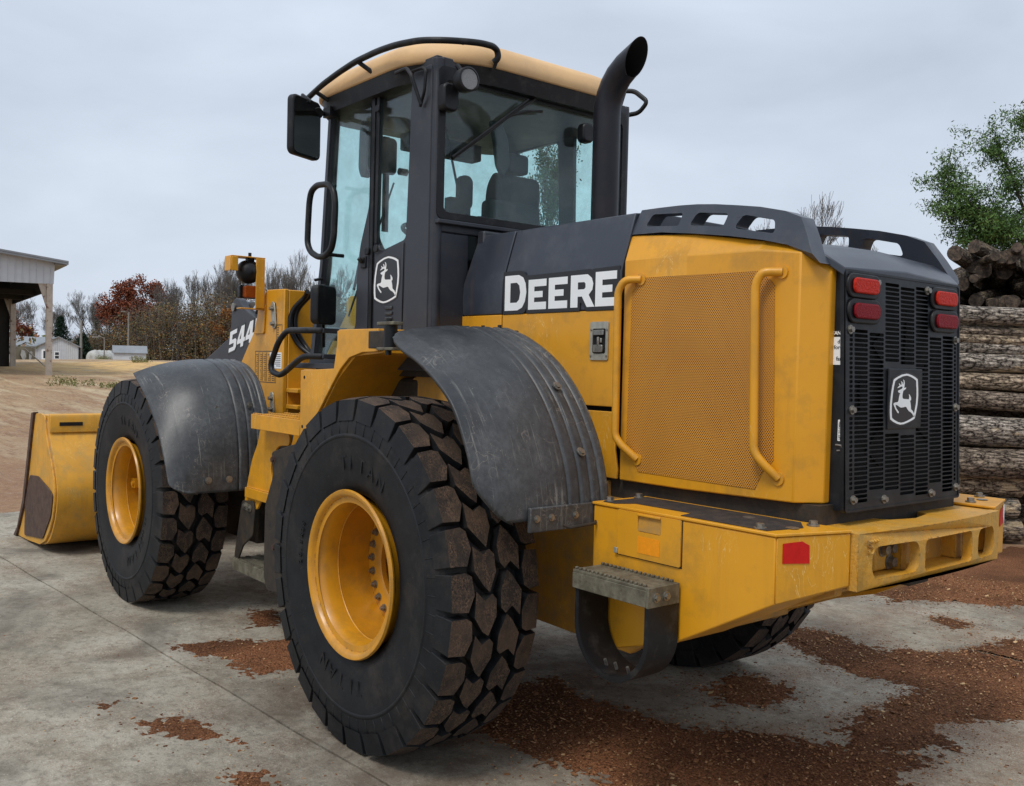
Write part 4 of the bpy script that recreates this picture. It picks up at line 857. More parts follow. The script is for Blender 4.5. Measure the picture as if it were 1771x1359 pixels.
# ---- grille
mb = MB(); mb.box(-1.727, -1.58, -.372, .372, 1.168, 1.170)
for y0_, y1_ in ((.372, .388), (-.388, -.372)): mb.prism([(-1.58, 1.165), (-1.722, 1.165), (-1.700, 1.992), (-1.58, 1.992)], 'y', y0_, y1_)
mb.box(-1.70, -1.58, -.372, .372, 1.978, 1.990)
gbx = mb.build('grille_box', 'grille', LD, bevel=.005)
def gx(z): return -1.742+(z-1.163)*.034     # grille leans forward at the top
slots = []; zp = .0158; ncol = 8
cols = [(.352, .376, .0), (.2575, .345, 0), (.153, .250, .5), (.048, .146, 0), (-.060, .041, .5), (-.162, -.067, 0), (-.262, -.169, .5), (-.352, -.269, 0), (-.377, -.359, .5)]
holes = []
for (a, b, off) in cols:
    for k in range(49):
        z = 1.192+(k+off)*zp
        if z > 1.955: continue
        zm = z+zp*.35
        yc = (a+b)/2
        if zm > 1.790 and (yc > .20 or yc < -.17): continue
        if 1.425 < zm < 1.672 and -.11 < yc < .155: 
            continue
        if (b-a) < .04 and (zm < 1.23 or abs(zm-1.51) < .02 or zm > 1.77): continue
        if zm < 1.222 and (abs(yc-.148) < .06 or abs(yc+.185) < .05): continue
        holes.append(rpoly([(a+.0015, z), (b-.0015, z), (b-.0015, z+zp*.74), (a+.0015, z+zp*.74)], .005, 2))
q = MB(); q.prism(rrect(-.400, .400, 1.163, 1.990, .012), 'x', 0, .004, holes)
mb = MB(); mb.add([(x+gx(z), y, z) for x, y, z in q.v], q.f)
q = MB(); q.prism(rrect(-.400, .400, 1.163, 1.990, .012), 'x', .0, .022, [rrect(-.392, .392, 1.171, 1.982, .01)]); mb.add([(x+gx(z)-.003, y, z) for x, y, z in q.v], q.f)
grl = mb.build('grille', 'grille', LD, smooth=40)
mb = MB(); mb.box(-1.690, -1.676, -.371, .371, 1.172, 1.976); mb.build('grille_backing', 'soot_and_shade', grl); mb = MB()
for k in range(7):
    a = 2*math.pi*k/7; mb.prism([(-.02+.05*math.cos(a), 1.55+.05*math.sin(a)), (-.02+.28*math.cos(a-.16), 1.55+.28*math.sin(a-.16)), (-.02+.29*math.cos(a+.2), 1.55+.29*math.sin(a+.2)), (-.02+.05*math.cos(a+.9), 1.55+.05*math.sin(a+.9))], 'x', -1.700, -1.694)
mb.tube([(-1.71, -.02, 1.55), (-1.691, -.02, 1.55)], .06, 24); mb.build('cooling_fan', 'soot_and_shade', grl)  # fan coloured near-black, its shade behind the grille put into the colour
GB = []
for (y, z) in ((.372, 1.786), (.360, 1.512), (.352, 1.205), (.152, 1.194), (-.182, 1.194), (-.375, 1.205), (-.370, 1.515), (-.365, 1.775), (.205, 1.957), (-.150, 1.953)): GB.append((gx(z)-.001, y, z))
bolts('grille_bolt', GB, (-1, 0, 0), .0105, .010, grl)
for (y, z, mt, nm) in ((.297, 1.937, 'tail', 'tail_light'), (-.268, 1.929, 'tail', 'tail_light'), (.292, 1.851, 'tail_dark', 'tail_light'), (-.272, 1.843, 'tail_dark', 'tail_light')):
    X = gx(z); mb = MB(); mb.prism(rrect(y-.105, y+.105, z-.042, z+.042, .04, 10), 'x', X-.012, X-.0005)
    tl = mb.build(nm, 'black', grl, bevel=.004, smooth=50); tl['label'] = 'bright red oval tail light' if mt == 'tail' else 'dark red oval tail light'
    mb = MB(); mb.prism(rrect(y-.081, y+.081, z-.0265, z+.0265, .022, 10), 'x', X-.023, X-.0125); mb.build('light_lens', mt, tl, bevel=.006, seg=3, smooth=60)
# emblem
DEER = [(290, 520), (310, 548), (345, 550), (335, 580), (320, 650), (312, 720), (290, 745), (240, 755), (205, 775), (198, 800), (215, 840), (240, 890), (300, 965), (318, 972), (322, 940), (300, 915), (262, 870), (245, 825), (243, 800), (290, 810), (340, 838), (375, 848), (420, 838), (470, 820), (500, 825), (520, 860), (560, 900), (620, 930), (655, 965), (680, 1020), (700, 1010), (690, 960), (660, 900), (610, 855), (603, 790), (590, 720), (580, 688), (605, 660), (600, 610), (575, 570), (548, 545), (560, 600), (558, 655), (500, 658), (430, 662), (402, 650), (395, 600), (400, 550), (412, 492), (440, 475), (470, 445), (480, 420), (445, 425), (424, 440), (435, 400), (440, 330), (430, 280), (400, 258), (418, 310), (412, 355), (398, 372), (385, 320), (352, 298), (368, 345), (368, 378), (345, 380), (325, 358), (305, 350), (315, 382), (325, 398), (300, 420), (275, 455), (320, 435), (360, 412), (392, 412), (395, 435), (385, 455), (340, 480), (300, 505)]
FR = [(480, 130), (520, 130), (600, 145), (680, 172), (745, 212), (765, 400), (772, 560), (762, 740), (735, 900), (705, 1045), (640, 1090), (540, 1145), (450, 1185), (370, 1202), (290, 1190), (200, 1155), (135, 1112), (122, 980), (120, 800), (135, 600), (158, 430), (185, 292), (260, 230), (370, 165)]
def sk(P, dx=0): return [((x-447)/655, -((y+.1145*(x-120))-703)/920) for x, y in P]   # unit box, y up
def emblem(org, ud, nrm, wdt, hgt, par, panel):
    O = Vector(org); u = Vector(ud); n = Vector(nrm); v = Vector((0, 0, 1))
    F = sk(FR); F = [(a, b) for a, b in F]
    def em(polys, off, dep, mt, nm, p):
        q = MB()
        for pts, holes in polys:
            k = MB(); k.prism(pts, 'z', off, off+dep, holes); q.add([O+u*a*wdt+v*b*hgt+n*c for a, b, c in k.v], k.f)
        return q.build(nm, mt, p, smooth=None)
    big = [(a*1.10, b*1.07) for a, b in F]; inn = [(a*.885, b*.925) for a, b in F]
    e_ = em([(big, [])], 0, .0010, 'decal_black', 'emblem', par)
    em([(F, [inn])], .0012, .0008, 'white', 'emblem_border', e_)
    em([(sk(DEER), [])], .0012, .0008, 'white', 'leaping_deer', e_)
z_ = 1.548
mb = MB(); mb.prism(rrect(-.098, .136, 1.440, 1.658, .004), 'x', gx(z_)-.008, gx(z_)-.001); mb.build('emblem_panel', 'grille', grl, bevel=.003)
emblem((gx(z_)-.0082, .0295, 1.548), (0, -1, 0), (-1, 0, 0), .195, .160, grl, None)
emblem((gx(z_)-.0082, .0295, 1.548), (0, -1, 0), (-1, 0, 0), .0001, .0001, grl, None) if 0 else None
# stickers on the flank of the grille box
mb = MB(); mb.prism(rrect(-1.712, -1.62, 1.665, 1.760, .006), 'y', .3882, .3888); stk = mb.build('warning_sticker', 'white', gbx, smooth=None)
for i, s_ in enumerate(('de', 'fore', 'l', 'fan')): flat_text('sticker_text', s_, .019, (-1.705, .3890, 1.738-i*.0195), (-1, 0, 0), (0, 0, 1), 'decal_black', stk, .0002, .0004, align='RIGHT')
flat_text('sticker_heading', 'IMPORTANT', .017, (-1.708, .3884, 1.768), (-1, 0, 0), (0, 0, 1), 'white', gbx, .0003, .0005, align='RIGHT')
mb = MB(); mb.prism(rrect(-1.722, -1.698, 1.405, 1.478, .003), 'y', .3882, .3888); stk = mb.build('arrow_sticker', 'white', gbx, smooth=None)
flat_text('sticker_text', 'LIFT TO OPEN', .0095, (-1.708, .3890, 1.410), (0, 0, 1), (1, 0, 0), 'decal_black', stk, .0002, .0002)
mb = MB(); mb.box(-1.7175, -1.7155, .3889, .3893, 1.412, 1.460); mb.prism([(-1.7125, 1.458), (-1.7205, 1.458), (-1.7165, 1.472)], 'y', .3889, .3893); mb.build('arrow_print', 'decal_black', stk, smooth=None)
mb = MB(); mb.tube([(-1.700, .389, 1.392), (-1.700, .400, 1.392), (-1.720, .400, 1.392), (-1.720, .392, 1.375), (-1.700, .392, 1.372)], .0035, 6); mb.build('pull_clip', 'steel', gbx)
mb = MB(); mb.tube([(-1.705, .3882, 1.905), (-1.705, .3886, 1.905)], .011, 14); mb.build('side_hole', 'soot_and_shade', gbx)  # flat disc painted black in place of an open hole
# ---- exhaust stack
mb = MB()
ax = [(-.136, 0, 2.22), (-.137, 0, 2.86), (-.141, 0, 2.92), (-.155, 0, 2.967), (-.178, 0, 3.010), (-.212, 0, 3.050), (-.262, 0, 3.085), (-.325, 0, 3.112)]
sg = 36; rings = []
P = [Vector(p) for p in ax]
for i, p in enumerate(P):
    t_ = (P[min(i+1, len(P)-1)]-P[max(0, i-1)]).normalized(); b_ = Vector((0, 1, 0)); n_ = t_.cross(b_).normalized()
    r0 = .067
    if i == 0: n_ = Vector((-1, 0, 0))
    ring_ = []
    for k in range(sg):
        a = 2*math.pi*k/sg; q = p+n_*math.cos(a)*r0+b_*math.sin(a)*r0
        if i == len(P)-1: q += t_*(-.070*math.cos(a)*(1 if n_.z < 0 else -1))*1.0
        ring_.append(q)
    rings.append(ring_)
loft(mb, rings, caps=False)
inn = [[p+(rings[i][k]-p)*.955 for k in range(sg)] for i, p in [(len(P)-1, P[-1]+Vector((0, 0, 0)))] for _ in (0,)][0:1]
# inner wall following the outer one
ri = []
for i in range(len(P)-1, 1, -1): cen = sum(rings[i], Vector())/sg; ri.append([cen+(q-cen)*.955 for q in rings[i]])
ex = mb.build('exhaust_stack', 'exhaust', LD, smooth=50)
mb = MB(); loft(mb, ri, caps=False); c_ = ri[-1]; mb.add(c_, [tuple(range(sg))]); mb.build('exhaust_bore', 'soot_and_shade', ex, smooth=60)
mb = MB(); o = rings[-1]; ii = ri[0]; n = sg; mb.add(list(o)+list(ii), [(k, (k+1) % n, n+(k+1) % n, n+k) for k in range(n)]); mb.build('exhaust_rim', 'exhaust', ex)
mb = MB(); mb.tube([(-.165, -.061, 2.25), (-.165, -.061, 2.84), (-.172, -.06, 2.92), (-.2, -.058, 2.98)], .005, 6); mb.build('weld_seam', 'dark', ex)
# ---- cab
CB = empty('cab', (0, 0, 0), LD)
def fx(z): return 1.31+(max(0, 3.05-z)/1.45)*.19
side = [(.262, 1.60), (1.50, 1.60), (1.385, 2.18), (1.31, 3.10), (.262, 3.10)]
qw = rpoly([(.505, 2.252), (.74, 2.210), (.805, 2.285), (.790, 3.015), (.470, 3.035)], .03)
dw = rpoly([(.958, 1.83), (1.10, 1.655), (1.435, 1.645), (1.345, 2.18), (1.272, 3.035), (.838, 3.035), (.842, 2.45), (.925, 2.25), (.955, 2.10)], .03)
# right side openings
rw1 = rpoly([(.80, 2.30), (1.30, 2.30), (1.25, 2.99), (.83, 3.0)], .05); rw2 = rpoly([(.36, 2.30), (.675, 2.30), (.69, 3.01), (.36, 3.01)], .03); rws = rpoly([(.725, 2.62), (.765, 2.62), (.775, 2.975), (.735, 2.975)], .01)
mb = MB(); mb.prism(side, 'y', .705, .74, [qw, dw]); cbl = mb.build('cab_side', 'cab', CB, bevel=.006)
mb = MB(); mb.prism(side, 'y', -.74, -.705, [rw1, rw2]); mb.build('cab_side', 'cab', CB, bevel=.006)
for pts, y in ((qw, .722), (dw, .722), (rw1, -.722), (rw2, -.722)):
    mb = MB(); mb.prism(pts, 'y', y-.003, y+.003); mb.build('side_window', 'glass', CB, smooth=None)
# rear wall
RW = rrect(-.655, .690, 2.362, 2.99, .05)
mb = MB(); q = MB(); q.prism([(-.704, 2.27), (.704, 2.27), (.704, 3.10), (-.704, 3.10)], 'x', .262, .295, [RW]); mb.add(q.v, q.f)
mb.prism([(.53, 1.6), (.704, 1.6), (.704, 2.268), (.53, 2.268)], 'x', .262, .295); mb.prism([(-.704, 1.6), (-.53, 1.6), (-.53, 2.268), (-.704, 2.268)], 'x', .262, .295)
mb.build('cab_rear_wall', 'cab', CB, bevel=.006)
mb = MB(); mb.prism(rrect(-.70, .730, 2.330, 3.055, .03), 'x', .250, .261, [rrect(-.66, .690, 2.365, 2.990, .025)]); mb.build('window_seal', 'black', CB, bevel=.003)
mb = MB(); mb.prism(RW, 'x', .272, .278); mb.build('rear_window', 'glass', CB, smooth=None)
mb = MB(); mb.box(.225, .261, -.66, .735, 2.305, 2.325); mb.build('window_ledge', 'cab', CB, bevel=.004)
# corner posts (rounded grey pillar with a raised outer skin)
for m_ in (1, -1):
    mb = MB(); mb.tube([(.285, .715*m_, 1.60), (.285, .715*m_, 3.09)], .032, 20)
    a, b = sorted((.741*m_, .752*m_)); mb.prism(rpoly([(.285, 1.78), (.50, 1.78), (.455, 3.06), (.285, 3.06)], .02), 'y', a, b); mb.build('corner_post', 'cab', CB, bevel=.004, smooth=50)
# B pillar strips, door outline, lower door skin with emblem
mb = MB(); mb.prism([(.765, 2.25), (.79, 2.25), (.79, 3.06), (.765, 3.06)], 'y', .741, .749); mb.prism([(.805, 1.62), (.835, 1.62), (.835, 3.06), (.805, 3.06)], 'y', .741, .752); mb.prism([(.895, 1.62), (.905, 1.62), (.905, 2.2), (.895, 2.2)], 'y', .741, .746)
mb.build('door_seal', 'black', CB, bevel=.003)
mb = MB(); mb.prism([(.785, 1.79), (.785, 2.20), (.74, 2.195), (.515, 2.238), (.515, 1.79)], 'y', .741, .7475); skn = mb.build('quarter_panel', 'cab', CB, bevel=.004)
emblem((.662, .7478, 2.057), (-1, 0, 0), (0, 1, 0), .242, .205, skn, None)
for k in range(5): mb = MB(); mb.prism(rrect(.60, .665, 1.905-k*.028, 1.923-k*.028, .006), 'y', .7478, .756); mb.build('louvre', 'fender', skn, bevel=.004)
df = [(x*1.0, z) for x, z in [(.838, 1.62), (1.485, 1.62), (1.375, 2.18), (1.298, 3.06), (.838, 3.06)]]
mb = MB(); mb.prism(df, 'y', .741, .753, [dw]); dor = mb.build('cab_door', 'cab', CB, bevel=.004)
mb = MB(); mb.box(.855, .905, .754, .762, 2.13, 2.19); mb.tube([(.885, .762, 2.16), (.885, .785, 2.18)], .012, 10); mb.build('door_handle', 'black', dor, bevel=.003)
for a, b in ((.845, 2.215), (.755, 2.222), (.765, 2.94)): mb = MB(); mb.prism(rrect(a-.02, a+.02, b-.018, b+.018, .012), 'y', .754, .764); mb.build('glass_hinge', 'black', dor, bevel=.003)
mb = MB(); mb.tube([(1.335, .754, 2.10), (1.345, .80, 2.09)], .008, 8); mb.box(1.30, 1.36, .754, .758, 2.05, 2.07); mb.build('door_bracket', 'black', dor)
mb = MB(); mb.tube([(.60, .725, 2.60), (.60, .68, 2.60)], .018, 12); mb.build('window_knob', 'black', CB)
# front glass, pillars, floor, lower front
for m_ in (1, -1): mb = MB(); mb.tube([(1.50, .70*m_, 1.6), (1.385, .70*m_, 2.18), (1.31, .70*m_, 3.08)], .026, 12); mb.build('front_pillar', 'cab', CB, smooth=50)
mb = MB(); mb.box(1.28, 1.33, -.67, .67, 3.02, 3.09); mb.build('front_header', 'cab', CB)
mb = MB(); mb.prism([(1.495, 1.62), (1.383, 2.18), (1.308, 3.05), (1.314, 3.05), (1.389, 2.18), (1.501, 1.62)], 'y', -.69, .69); mb.build('front_window', 'glass', CB, smooth=None)
mb = MB(); mb.box(.27, 1.50, -.70, .70, 1.57, 1.61); mb.box(1.38, 1.46, -.45, .02, 1.61, 2.25); mb.build('cab_floor', 'dark', CB)
mb = MB(); mb.box(.296, 1.30, -.704, .704, 3.075, 3.085); mb.build('headliner', 'liner', CB)
# interior
mb = MB()
mb.prism(rpoly([(.60, 2.10), (.53, 2.50), (.53, 2.66), (.60, 2.69), (.66, 2.62), (.72, 2.12)], .04), 'y', -.20, .13)
mb.prism(rpoly([(.55, 2.69), (.55, 2.79), (.59, 2.805), (.63, 2.79), (.63, 2.69)], .02), 'y', -.11, .04)
mb.prism(rpoly([(.60, 2.0), (.60, 2.14), (1.1, 2.17), (1.15, 2.02)], .04), 'y', -.28, .20); mb.box(.6, 1.05, -.2, .16, 1.62, 2.02)
mb.build('operator_seat', 'seat', CB, bevel=.03, smooth=50)
mb = MB(); mb.prism(rpoly([(.42, 2.36), (.52, 2.36), (.52, 2.50), (.44, 2.51)], .03), 'y', -.10, .27); mb.prism(rpoly([(.6, 2.35), (1.0, 2.35), (1.0, 2.42), (.6, 2.43)], .02), 'y', .22, .31); mb.prism(rpoly([(.6, 2.35), (1.0, 2.35), (1.0, 2.42), (.6, 2.43)], .02), 'y', -.34, -.24); mb.box(.296, .7, -.33, .45, 2.15, 2.38); mb.build('console', 'seat', CB, bevel=.02, smooth=50)
mb = MB(); mb.prism(rrect(.112, .205, 2.50, 2.69, .04), 'x', .80, .84); mb.box(.80, .86, .125, .265, 2.30, 2.56); mb.tube([(.82, .2, 2.6), (1.0, .16, 2.95), (1.05, .16, 3.06)], .008, 6); mb.build('arm_rest', 'seat', CB, bevel=.02, smooth=50)
mb = MB(); mb.tube([(.42, .17, 2.97), (.42, .13, 2.80), (.43, .12, 2.70), (.42, .14, 2.60)], [.02, .055, .06, .03], 12) if 0 else mb.prism(rpoly([(.34, 2.88), (.275, 2.885), (.225, 2.80), (.21, 2.68), (.25, 2.60), (.29, 2.66), (.31, 2.78)], .02), 'x', .35, .38)
mb.build('hanging_jacket', 'seat', CB, bevel=.01)
mb = MB()
th = [(1.22+.155*math.cos(R(a))*1.0, .10+.18*math.sin(R(a)), 2.40+.08*math.cos(R(a))) for a in range(0, 361, 15)]
mb.tube(th, .014, 8); mb.tube([(1.22, .10, 2.40), (1.32, .10, 2.15), (1.40, .10, 1.65)], .03, 10); mb.tube([(1.07, .1, 2.32), (1.22, .1, 2.39), (1.37, .1, 2.48)], .010, 6); mb.tube([(1.22, -.08, 2.40), (1.22, .28, 2.40)], .010, 6)
mb.build('steering_wheel', 'black', CB, smooth=50)
mb = MB(); mb.tube([(1.325, .56, 2.05), (1.30, .40, 2.9)], .008, 6); mb.box(1.29, 1.30, .36, .40, 2.4, 2.95); mb.tube([(1.40, .55, 1.9), (1.335, .30, 2.70)], .006, 6); mb.build('front_wiper', 'black', CB)
mb = MB(); mb.box(1.18, 1.28, -.3, .3, 2.88, 2.98); mb.prism(rrect(.35, .55, 2.72, 2.93, .03), 'x', 1.22, 1.25); mb.build('sun_visor', 'seat', CB, bevel=.01)
# roof: black underside band and sun-faded cap with rounded plan
def roofplan(inset, n=10):
    out_ = []
    X0, X1, Y = .185+inset, 1.50-inset, .81-inset
    for cx, cy, a0, r in ((X1-.25, -Y+.25, -90, .25), (X1-.25, Y-.25, 0, .25), (X0+.40, Y-.40, 90, .40), (X0+.40, -Y+.40, 180, .40)):
        for k in range(n+1): a = R(a0+90*k/n); out_.append((cx+r*math.cos(a), cy+r*math.sin(a)))
    return out_
def crown(z, x): return z
mb = MB(); rings = []
for ins, z in ((.075, 3.000), (.03, 3.005), (.012, 3.088)): rings.append([(x, y, z) for x, y in roofplan(ins)])
loft(mb, rings); mb.build('roof_band', 'black', CB, smooth=40)
mb = MB(); rings = []
for ins, z in ((.006, 3.084), (.0, 3.090), (.0, 3.13), (.010, 3.165), (.032, 3.192), (.07, 3.212), (.15, 3.232), (.35, 3.25), (.55, 3.258)): rings.append([(x, y, z) for x, y in roofplan(min(ins, .39) if ins < .4 else .39)])
loft(mb, rings[:-1]); rc = mb.build('roof_cap', 'cap', CB, smooth=60)
mb = MB(); mb.box(.30, .31, .0, .0, 0, 0) if 0 else mb.tube([(.27, .60, 3.10), (.27, .585, 3.19)], .010, 8); mb.build('cap_clip', 'black', rc)
# roof rail (curved handrail around the left edge)
mb = MB()
RP = [(1.42, .86, 3.02), (1.38, .86, 3.082), (1.18, .86, 3.128), (1.0, .86, 3.153), (.82, .86, 3.170), (.60, .86, 3.171), (.44, .855, 3.163), (.27, .83, 3.148), (.18, .77, 3.140), (.14, .68, 3.146), (.125, .58, 3.156), (.14, .50, 3.163), (.155, .462, 3.155), (.155, .455, 3.12), (.175, .47, 3.10)]
mb.tube(RP, .0155, 12, fil=.06); mb.tube([(.80, .86, 3.165), (.74, .79, 3.10)], .012, 10); mb.tube([(1.26, .86, 3.11), (1.24, .79, 3.07)], .012, 10)
mb.tube([(.15, .46, 3.13), (.185, .46, 3.07)], .009, 8); mb.build('roof_rail', 'black', CB, smooth=50)
mb = MB(); mb.tube([(.50, -.95, 3.27), (.42, -1.0, 3.26), (.32, -1.01, 3.18), (.38, -1.0, 3.125), (.50, -.95, 3.12)], .014, 12, fil=.03); mb.build('right_handrail', 'black', CB, smooth=50); bpy.data.objects['right_handrail'].name = 'roof_rail'
# mirrors
mb = MB(); q = MB(); q.prism(rrect(-.118, .118, -.155, .155, .035), 'z', -.012, .028); q.prism(rrect(-.070, .070, -.10, .10, .03), 'z', .028, .065)
mm = Matrix.Translation((1.09, .99, 2.865)) @ Matrix(((-.80, 0, .60, 0), (.60, 0, .80, 0), (0, 1, 0, 0), (0, 0, 0, 1)))
# mirror faces backwards: local z points forward
zax = Vector((.91, .42, 0)).normalized(); xax = Vector((zax.y, -zax.x, 0)); yax = Vector((0, 0, 1))
mm = Matrix((( xax.x, yax.x, zax.x, 1.12), (xax.y, yax.y, zax.y, .985), (xax.z, yax.z, zax.z, 2.865), (0, 0, 0, 1)))
mrr = q.build('side_mirror', 'black', CB, bevel=.008, xf=mm, smooth=50)
q = MB(); q.prism(rrect(-.107, .107, -.143, .143, .028), 'z', -.0145, -.0125); q.build('mirror_glass', 'mirror', CB, xf=mm, smooth=None)
mb = MB(); mb.tube([(1.16, .99, 2.93), (1.22, .90, 2.98), (1.27, .80, 3.00), (1.26, .74, 3.02)], .012, 10, fil=.02); mb.tube([(1.16, .97, 2.86), (1.22, .86, 2.95)], .010, 8); mb.box(1.20, 1.28, .755, .80, 2.98, 3.03); mb.tube([(1.14, .90, 2.96), (1.20, .90, 2.99)], .03, 10)
mb.tube([(1.10, .96, 3.0), (1.20, .97, 3.06), (1.33, .85, 3.06)], .010, 8, fil=.03); mb.build('mirror_arm', 'black', CB)
mb = MB(); mb.prism(rrect(.45, .62, 2.68, 3.0, .05), 'x', 1.40, 1.43) if 0 else mb.prism(rpoly([(1.22, 2.98), (1.16, 2.99), (1.14, 2.70), (1.19, 2.66), (1.23, 2.72)], .03), 'y', .56, .60); mb.build('inside_mirror', 'black', CB)
mb = MB(); q = MB(); q.prism(rrect(-.085, .085, -.11, .10, .03), 'z', -.02, .03); q.build('lower_mirror', 'black', CB, bevel=.008, xf=Matrix(((xax.x, 0, zax.x, 1.13), (xax.y, 0, zax.y, .85), (0, 1, 0, 1.945), (0, 0, 0, 1))), smooth=50)
mb = MB(); mb.tube([(1.14, .85, 1.86), (1.30, .76, 1.72)], .010, 8); mb.prism([(1.28, 1.84), (1.33, 1.84), (1.12, 1.63), (1.45, 1.63)], 'y', .755, .765) if 0 else None
mb.build('lower_mirror_arm', 'black', CB)
q = MB(); q.prism(rrect(-.08, .08, -.12, .12, .03), 'z', -.02, .03); q.build('side_mirror', 'black', CB, bevel=.008, xf=Matrix(((xax.x, 0, zax.x, .62), (-xax.y, 0, -zax.y, -.99), (0, 1, 0, 3.05), (0, 0, 0, 1))), smooth=50)
mb = MB(); mb.tube([(.60, -.74, 3.05), (.60, -.98, 3.06)], .012, 8); mb.build('mirror_arm', 'black', CB)
# handrails beside the door
mb = MB(); mb.tube([(1.345, .845, 2.40), (1.335, .845, 2.52), (1.315, .845, 2.575), (1.25, .845, 2.60), (1.12, .845, 2.59), (1.055, .845, 2.55), (1.035, .845, 2.47), (1.045, .845, 2.30), (1.07, .845, 2.235), (1.14, .845, 2.205), (1.22, .845, 2.205), (1.31, .845, 2.24), (1.35, .845, 2.29), (1.345, .845, 2.40)], .017, 12, fil=.03)
mb.tube([(1.20, .845, 2.597), (1.20, .755, 2.60)], .010, 8); mb.tube([(1.10, .845, 2.21), (1.10, .755, 2.21)], .010, 8); mb.build('grab_handle', 'black', dor, smooth=60)
mb = MB(); mb.tube([(1.155, .84, 1.803), (1.25, .90, 1.803), (1.47, .90, 1.806), (1.58, .90, 1.745), (1.675, .90, 1.615), (1.66, .90, 1.57), (1.56, .90, 1.55), (1.50, .90, 1.565), (1.32, .90, 1.642), (1.25, .90, 1.662), (1.155, .84, 1.662)], .017, 12, fil=.05)
mb.build('lower_grab_handle', 'black', CB, smooth=60)
mb = MB(); mb.box(1.13, 1.18, .742, .85, 1.79, 1.815); mb.box(1.13, 1.18, .742, .85, 1.65, 1.675); mb.box(.98, 1.50, .70, .86, 1.595, 1.625); mb.build('handle_bracket', 'cab', CB, bevel=.003)
# work lights at the rear roof corners
for y, m_ in ((.665, 1),):
    mb = MB(); mb.lathe([(.001, -.05), (.045, -.045), (.056, -.02), (.058, .03), (.050, .034), (.048, .028)], 28)
    X_ = Matrix.Translation((.13, y, 2.965)) @ Matrix.Rotation(R(90), 4, 'Z')
    wl = mb.build('work_light', 'black', CB, xf=X_, smooth=40)
    mb = MB(); mb.tube([(.108, y, 2.965), (.100, y, 2.965)], .047, 28); mb.build('work_light_lens', 'clear', CB)
    mb = MB(); mb.tube([(.16, y, 3.01), (.20, y, 3.05)], .012, 8); mb.build('lamp_bracket', 'black', CB)
mb = MB(); mb.prism(rrect(.655, .745, 2.83, 2.96, .03), 'x', .19, .245); mb.build('camera_housing', 'black', CB, bevel=.01)
mb = MB(); mb.prism(rrect(-.30, -.20, 2.83, 2.93, .03), 'x', .19, .245); mb.build('camera_housing', 'black', CB, bevel=.01)
mb = MB(); mb.tube([(.24, .655, 2.620), (.235, .42, 2.80), (.235, .28, 2.91), (.245, .12, 3.02)], .008, 8); mb.tube([(.232, .66, 2.625), (.228, .20, 2.985)], .006, 6); mb.tube([(.235, .32, 2.88), (.24, .20, 2.93), (.25, .09, 2.95)], .007, 8); mb.build('rear_wiper', 'black', CB)
mb = MB(); mb.tube([(.53, .80, 3.06), (.40, .82, 3.05), (.33, .84, 3.0), (.30, .80, 2.86)], .009, 8, fil=.02); mb.build('wiring_hook', 'black', CB)
mb = MB(); mb.prism(rrect(.395, .52, 2.905, 3.055, .03), 'y', .755, .80, [rrect(.41, .505, 2.92, 3.045, .02)]) if 0 else mb.tube([(.36, .765, 2.87), (.31, .775, 2.93), (.30, .775, 3.03), (.33, .775, 3.045), (.44, .775, 3.05)], .008, 8, fil=.02); mb.build('cable_loop', 'black', CB)

# final cab dimensions (rear wall, width and height as measured)
def cabfit(o):
    for ch in o.children:
        if ch.type == 'MESH':
            for v in ch.data.vertices:
                x, y, z = v.co; v.co = (1.021*x+.074, (1.021*y-.069) if y > 0 else (-.069+.78*y), 1.021*z-.034)
        cabfit(ch)
cabfit(CB)

# ================================================================== SETTING
def hgt(x, y):
    # gentle rise away from the pad; a pale mound on the left
    d = math.hypot(x+3.5, y-3.3); b = max(0, min(1, (d-16)/45)); b = b*b*(3-2*b)
    h = -.02+b*.82+max(0, d-60)*.0015
    h += .55*math.exp(-((x-82)**2/900+(y+25)**2/180))+.40*math.exp(-((x-55)**2/160+(y+17.5)**2/18))
    h += .10*noise.noise((x*.12, y*.12, 3))*min(1, max(0, d-14)/12)+.03*noise.noise((x*.7, y*.7, 8))*min(1, max(0, d-12)/10)
    return h
mb = MB(); gxs = [-60, -30, -15, -8]+[-4+i*1.5 for i in range(60)]+[90+i*6 for i in range(12)]+[170, 190, 230, 300, 420, 700, 1200]
gys = [40, 20, 10, 5]+[2-i*1.2 for i in range(70)]+[-84-i*8 for i in range(1, 8)]+[-160, -200, -280, -420, -700, -1200]
n = len(gys); mb.add([(x, y, hgt(x, y) if (x > 9 or y < -9 or x < -9 or y > 12) else -.02) for x in gxs for y in gys], [(i*n+j, i*n+j+1, (i+1)*n+j+1, (i+1)*n+j) for i in range(len(gxs)-1) for j in range(n-1)])
tag(mb.build('dirt_yard', 'yard', smooth=180), kind='structure')
# concrete pad: two pours divided by a joint running past the wheels
jr = random.Random(2)
def jl(x): return 1.352+.0585*(x+.44)+.004*math.sin(x*5)
JX = [-9+i*.25 for i in range(66)]
def edge_x(y): return 7.35+.18*noise.noise((y*.9, 0, 5))+.05*noise.noise((y*4, 0, 2))
for nm, ys0 in (('concrete_pad', 1), ('concrete_pad', -1)):
    mb = MB(); pts = [(min(x, 7.3), jl(x)+ys0*.006+jr.uniform(-.0012, .0012)) for x in JX if x < 7.3]
    if ys0 > 0: far = [(edge_x(y), y) for y in [2+.3*i for i in range(30)]]+[(-9, 11)]; pts = pts+far
    else: far = [(edge_x(y), y) for y in [1.5-.3*i for i in range(22)]]+[(6.9-.5*i, -5.2+.25*noise.noise((i*.6, 3, 1))) for i in range(32)]+[(-9, -5.2)]; pts = pts+far
    mb.prism(pts, 'z', -.10, 0); tag(mb.build(nm, 'concrete', smooth=None), kind='structure')
